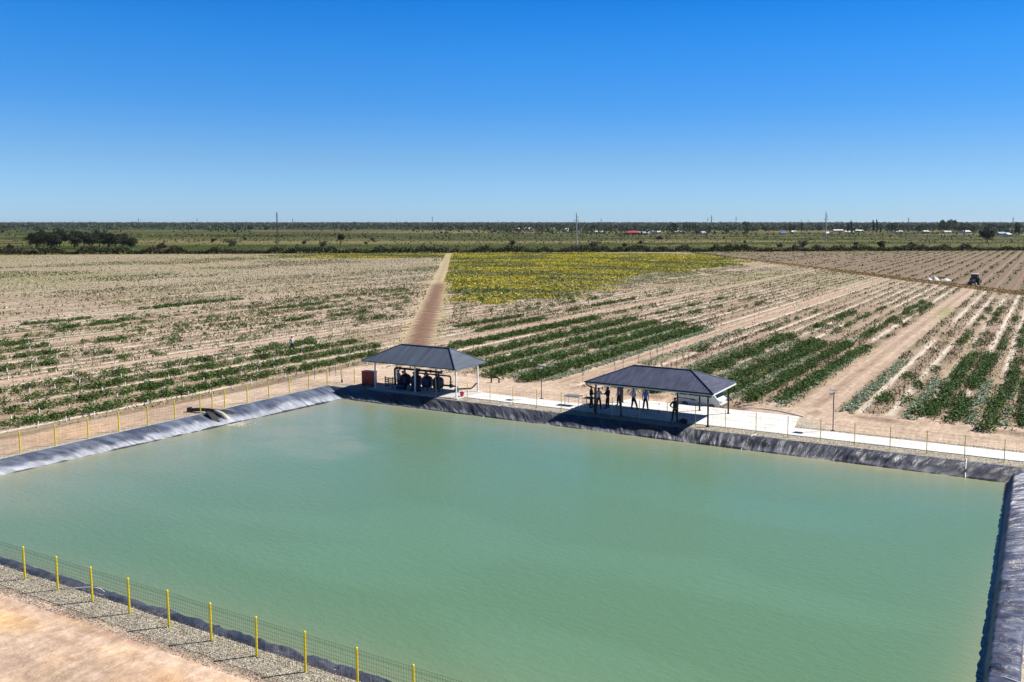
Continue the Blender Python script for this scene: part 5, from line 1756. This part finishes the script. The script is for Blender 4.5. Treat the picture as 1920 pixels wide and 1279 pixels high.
for px, py, s in ((1675, 436, 1.5), (1770, 434, 1.8), (1785, 433, 1.9), (1800, 434, 1.6), (1730, 436, 1.3), (1820, 436, 1.3), (1480, 434, 1.3), (1400, 432, 1.6), (1880, 437, 1.2), (1855, 434, 1.5)):
    put(protoV, rv.choice((0, 2)), px, py, s, 'large spreading tree rising above the far village skyline at the right', 'tree', 'tall village trees')

# ------------------------------------------------------------------ houses
def house(label, px, py, wpx, hpx, roofc, wallc, rtype='gable', depth=9, long_axis='x'):
    x, y = ground_at(px, py)
    d = math.hypot(x, y)
    f_ = x * FW[0] + y * FW[1]
    Wm = wpx * f_ / 1636 * 1.05; Hm = hpx * f_ / 1636 * 1.0
    Hm = min(max(Hm * 1.25, 4.0), 10)
    o = empty('house', (x, y, 0), YAW + rs_.uniform(-.25, .25))
    tag(o, label, 'house', 'far village houses')
    hw = Hm * .52
    mb = MB(); mb.box((0, 0, hw / 2), (Wm, depth, hw)); wl_ = mb.build('wall', pmat('house_wall', wallc, .9), o)
    mb = MB(); e = .5
    if rtype == 'gable':
        mb.prism([(-Wm / 2 - e, -depth / 2 - e, hw), (-Wm / 2 - e, depth / 2 + e, hw), (-Wm / 2 - e, 0, Hm)], (Wm + 2 * e, 0, 0))
    else:
        A_ = [(-Wm / 2 - e, -depth / 2 - e, hw), (Wm / 2 + e, -depth / 2 - e, hw), (Wm / 2 + e, depth / 2 + e, hw), (-Wm / 2 - e, depth / 2 + e, hw), (-Wm * .22, 0, Hm), (Wm * .22, 0, Hm)]
        mb.add(A_, [(0, 1, 5, 4), (1, 2, 5), (2, 3, 4, 5), (3, 0, 4), (3, 2, 1, 0)])
    mb.build('roof', pmat('house_roof', roofc, .5), o)
    nw = max(1, int(Wm / 4))
    for k in range(nw):
        mb = MB(); mb.box((-Wm / 2 + Wm * (k + .5) / nw, -depth / 2 - .03, hw * .55), (1.3, .06, hw * .42)); mb.build('window', M['glass_dark'], o)
    mb = MB(); mb.box((Wm * .5 * .6 + .8, -depth / 2 - .04, 1.05), (.9, .06, 2.0)); mb.build('door', M['slat'], o)
    return o


W_, CRM, RD, BL, GR = (.72, .72, .70), (.62, .58, .48), (.42, .05, .06), (.12, .17, .35), (.4, .42, .45)
for a in [('long white shed at the left end of the village', 975, 432, 34, 3.5, W_, CRM), ('white shed behind the left end of the long one', 993, 431, 20, 4, W_, CRM), ('small white house right of the long white shed', 1009, 432, 6, 3, W_, CRM), ('white peaked house left of the middle concrete pole', 1034, 433, 11, 4.5, W_, W_),
          ('white-roofed house just left of the middle concrete pole', 1064, 433, 10, 4, W_, CRM), ('low grey hut left of the middle concrete pole', 1066, 437, 14, 3.5, GR, CRM), ('wide cream-roofed house right of the middle concrete pole', 1122, 438, 20, 4.5, CRM, W_, 'hip'), ('small white gable left of the red roof', 1140, 433, 7, 4, W_, W_),
          ('house with large red hipped roof in the village centre', 1185, 440, 23, 6, RD, (.35, .12, .1), 'hip', 14), ('low building with long white roof right of the red roof', 1206, 440, 20, 2.5, GR, (.4, .2, .17)), ('white two-part house behind the red roof', 1207, 433, 14, 4.5, W_, W_), ('house with pale blue roof right of the red roof', 1228, 438, 11, 4.5, (.25, .31, .38), W_),
          ('tiny white house beside the pale blue roof', 1235, 438, 6, 4, W_, W_), ('white gabled shed left of the white barn roof', 1262, 435, 5, 3.5, W_, CRM), ('bright white barn roof right of the tall village tree', 1273, 437, 17, 4, W_, CRM), ('pale far house behind the poplar row', 1324, 427.5, 14, 2.2, W_, CRM), ('white far house right of the poplars', 1332, 427.5, 9, 2.5, W_, W_),
          ('small grey house right of the dark round tree', 1318, 440, 7, 5, GR, W_), ('small white house between poplars and the right pole', 1405, 433, 6, 3.5, W_, W_), ('pale long house left of the blue roof', 1455, 430.5, 24, 2.5, W_, CRM), ('house with bright blue roof left of the right pole', 1468, 440, 9, 4, BL, W_), ('white gabled house between the blue roof and the right pole', 1488, 438, 8, 4.5, W_, W_),
          ('white house just right of the right pole', 1550, 440.5, 6, 2.5, W_, W_), ('long white-roofed house right of the right pole', 1571, 434.5, 16, 3, W_, CRM), ('low cream house left of the three poplars', 1592, 438, 14, 2.8, CRM, CRM), ('white-roofed house left of the three poplars', 1611, 435.5, 13, 3.8, W_, CRM), ('cream house right of the three poplars', 1683, 437, 14, 3, CRM, W_),
          ('brown-walled house farther right of the three poplars', 1735, 437, 10, 3, CRM, (.3, .2, .15)), ('low pale house left of the large lone tree', 1775, 438, 12, 2.8, CRM, CRM), ('white-roofed house beside the large lone tree', 1811, 437, 12, 3.8, W_, W_), ('low grey barn right of the large lone tree', 1877, 441, 12, 3.5, GR, GR), ('small white house near the right edge', 1888, 443, 7, 3, W_, W_)]:
    house(*a)

# ------------------------------------------------------------------ poles and masts
def concrete_pole(label, px, py, H):
    x, y = ground_at(px, py)
    o = empty('power_pole', (x, y, 0), YAW + .25); tag(o, label, 'power pole')
    mb = MB(); mb.tube([(0, 0, -.5), (0, 0, H * .88), (0, 0, H)], [.48, .34, .28], 10); mb.build('shaft', M['concrete'], o)
    for z, s, L in ((.80, 1, 1.5), (.80, -1, 1.5), (.90, 1, 1.2)):
        mb = MB(); mb.box((s * L / 2, 0, H * z), (L, .14, .16)); mb.box((s * L * .45, 0, H * z - .25), (L * .8, .08, .08), tilt=('Y', s * .25)); a = mb.build('cross_arm', M['black_metal'], o)
        mb = MB(); mb.tube([(s * L * .95, 0, H * z), (s * L * .95, 0, H * z - 1.2)], .1, 8); mb.build('insulator', M['glass_dark'], a)
    mb = MB(); mb.tube([(0, 0, H), (0, 0, H + 1.0)], .06, 6); mb.build('tip', M['black_metal'], o)
    return o


concrete_pole('tall concrete power pole standing in the middle of the plain', 1081, 462, 21)
concrete_pole('tall concrete power pole with cross arms at the right of the plain', 1547.5, 458, 22.3)


def lattice(mb, H, w0, w1, n_, t):
    for i in range(n_):
        z0, z1 = H * i / n_, H * (i + 1) / n_
        a0 = w0 + (w1 - w0) * i / n_; a1 = w0 + (w1 - w0) * (i + 1) / n_
        c0 = [(s * a0 / 2, q * a0 / 2, z0) for s, q in ((-1, -1), (1, -1), (1, 1), (-1, 1))]
        c1 = [(s * a1 / 2, q * a1 / 2, z1) for s, q in ((-1, -1), (1, -1), (1, 1), (-1, 1))]
        for k in range(4):
            mb.tube([c0[k], c1[k]], t, 4); mb.tube([c0[k], c1[(k + 1) % 4]], t * .6, 3); mb.tube([c1[k], c1[(k + 1) % 4]], t * .6, 3)


x, y = ground_at(521, 460)
LM = empty('lattice_mast', (x, y, 0), .3); tag(LM, 'dark steel lattice mast rising above the horizon at the left', 'mast')
mb = MB(); lattice(mb, 22, 1.1, .55, 16, .07); mb.build('lattice', pmat('dark_steel', (.05, .05, .055), .6), LM)
mb = MB()
for z in (17.5, 19.5): mb.box((0, 0, z), (1.3, .3, .35))
mb.tube([(0, 0, 22), (0, 0, 23)], .05, 5)
mb.build('antenna', M['concrete'], LM)

PY = empty('pylon', (0, 0, 0))
mb = MB(); lattice(mb, 30, 3.2, .8, 8, .28); mb.build('lattice', pmat('pylon_steel', (.16, .17, .19), .6), PY)
mb = MB()
for z, L in ((22, 9), (26, 7)): mb.box((0, 0, z), (L, .3, .35))
mb.build('cross_arm', M['pipe'], PY)
first_py = True
for i, (px, py, s) in enumerate(((38, 424, .9), (138, 424, .95), (260, 425, 1.15), (370, 424.5, 1.2), (549, 427, .95), (744, 425, .9), (811, 426, 1.25), (934, 425, .9), (1127, 425, 1.1), (1327, 426, 1.15), (1334, 427, 1.3), (1380, 426, 1.25), (1502, 425, 1.0), (1515, 425, 1.0), (1703, 426, 1.15), (1899, 427, 1.1))):
    o = PY if first_py else copy_tree(PY); first_py = False
    x, y = ground_at(px, py); o.location = (x, y, 0); o.rotation_euler = (0, 0, YAW + rs_.uniform(-.4, .4)); o.scale = (s * .8, s * .8, s)
    tag(o, 'tiny grey pylon on the far horizon', 'pylon', 'pylons along the horizon')

# white marker posts in front of the hedge
for i, (px, py) in enumerate(((183, 471), (226, 471), (250, 472), (314, 471), (544, 472), (577, 471), (639.5, 472))):
    x, y = ground_at(px, py)
    mb = MB(); mb.tube([(0, 0, 0), (0, 0, 1.3)], .16, 6)
    o = mb.build('marker_post', M['fascia']); o.location = (x, y, 0)
    tag(o, ['white marker post under the seventh tree of the left group', 'white marker post below the right part of the left tree group', 'thicker white marker post at the right end of the left tree group', 'white marker post right of the brown bush at the hedge', 'white marker post just right of the lattice mast', 'white marker post between the mast and the slim tree', 'white marker post at the foot of the slim bare-trunked tree'][i], 'marker post')

# ------------------------------------------------------------------ hedge, scrub, far woods (masses)
r = np.random.RandomState(90)
HD = np.array((.8168, .5769))
def along(t, o_): return HEDGE_P[0] + HD[0] * t + HEDGE_N[0] * o_, HEDGE_P[1] + HD[1] * t + HEDGE_N[1] * o_
n_ = 60000
t = -260 + 1000 * r.rand(n_); o_ = 1.5 + 5 * r.rand(n_)
hh = .8 + 2.6 * sstep(.2, .8, fbm(t / 6, t * 0, 41)) + .9 * fbm(t / 1.5, t * 0, 42)
x, y = along(t, o_); z = hh * r.rand(n_) ** .6 * (1 - ((o_ - 4) / 3.2) ** 2 * .6)
c = vcol((.052, .062, .020), .5, n_, r, .12)
br_ = fbm(t / 18, t * 0, 43) > .56
c[br_] = vcol((.075, .06, .035), .4, br_.sum(), r, .1)
yl = r.rand(n_) < .05; c[yl] = (.2, .19, .1)
stuff('hedgerow', [leaves(np.stack([x, y, z], 1), np.full(n_, .75), c, 91, flat=.1)], M['leaf'], 'dark scrubby hedgerow closing the far edge of the plantation', 'hedge')
# scrub over the plain
n_ = 42000
o_ = 8 + 800 * r.rand(n_) ** 1.5; t = (-700 - o_ * .9) + (1900 + 2.0 * o_) * r.rand(n_)
x, y = along(t, o_)
k = (fbm(t / 30, o_ / 14, 45) * .6 + fbm(t / 120, o_ / 50, 46) * .4 > .46)
x, y, o2, t2 = x[k], y[k], o_[k], t[k]; m = len(x)
c = vcol((.046, .062, .012), .5, m, r, .12)
yk = fbm(t2 / 160, o2 / 30, 47) > .56; c[yk] = vcol((.15, .14, .038), .35, yk.sum(), r, .08)
bk = (fbm(t2 / 70, o2 / 20, 48) > .6); c[bk] = vcol((.075, .048, .03), .35, bk.sum(), r, .08)
sz = .7 + 1.2 * np.clip(o2 / 600, 0, 1)
stuff('scrub', [leaves(np.stack([x, y, sz * .5 * r.rand(m) + .1], 1), sz, c, 92, flat=.1)], M['leaf'], 'low green and rusty scrub covering the plain behind the hedgerow', 'scrub')
# far woods in several broken belts
parts = []
for bi, (dd, n_, hh_, gap, lf) in enumerate(((1250, 12000, 9, .55, 3.0), (1700, 22000, 11, .46, 3.4), (2300, 20000, 10, .50, 4.2), (3200, 26000, 13, .42, 5.5), (4600, 30000, 16, .22, 8), (6500, 26000, 19, .0, 12))):
    rr_ = np.random.RandomState(700 + bi)
    f_ = dd * (1 + .22 * (rr_.rand(n_) - .5)); lat = (-.75 + 1.35 * rr_.rand(n_)) * dd
    x = FW[0] * f_ + RT[0] * lat; y = FW[1] * f_ + RT[1] * lat
    cell = 20 if dd < 4000 else 40
    k = fbm(lat / (cell * 4), f_ / (dd * .05), 50 + bi) > gap
    if dd < 2000: k &= (lat > -dd * .12) | (fbm(lat / 90, f_ / 40, 60 + bi) > .62)
    x, y, lat, f_ = x[k], y[k], lat[k], f_[k]; m = len(x)
    top = hh_ * (.45 + .75 * fbm(lat / (cell * .6), f_ / 60, 70 + bi))
    c = vcol((.045, .062, .028), .4, m, rr_, .1)
    parts.append(leaves(np.stack([x, y, top * rr_.rand(m) ** .7], 1), np.full(m, lf), c, 710 + bi, flat=.0))
stuff('distant_woodland', parts, M['leaf'], 'dark belts of far woodland along the whole horizon', 'woodland')

# haze
HAZE = True
if HAZE:
    mb = MB(); mb.box((0, 0, 19.5), (26000, 26000, 41))
    hz = mb.build('haze', None); tag(hz, kind='stuff', label='thin pale blue haze over the plain', cat='haze')
    hm = bpy.data.materials.new('haze'); hm.use_nodes = True
    hn = hm.node_tree; hn.nodes.clear()
    ho = hn.nodes.new('ShaderNodeOutputMaterial'); pv = hn.nodes.new('ShaderNodeVolumePrincipled')
    pv.inputs['Color'].default_value = (.78, .88, 1, 1); pv.inputs['Density'].default_value = 0.000025; pv.inputs['Anisotropy'].default_value = .2
    hn.links.new(pv.outputs[0], ho.inputs['Volume'])
    hz.data.materials.append(hm)
scene.cycles.volume_bounces = 0
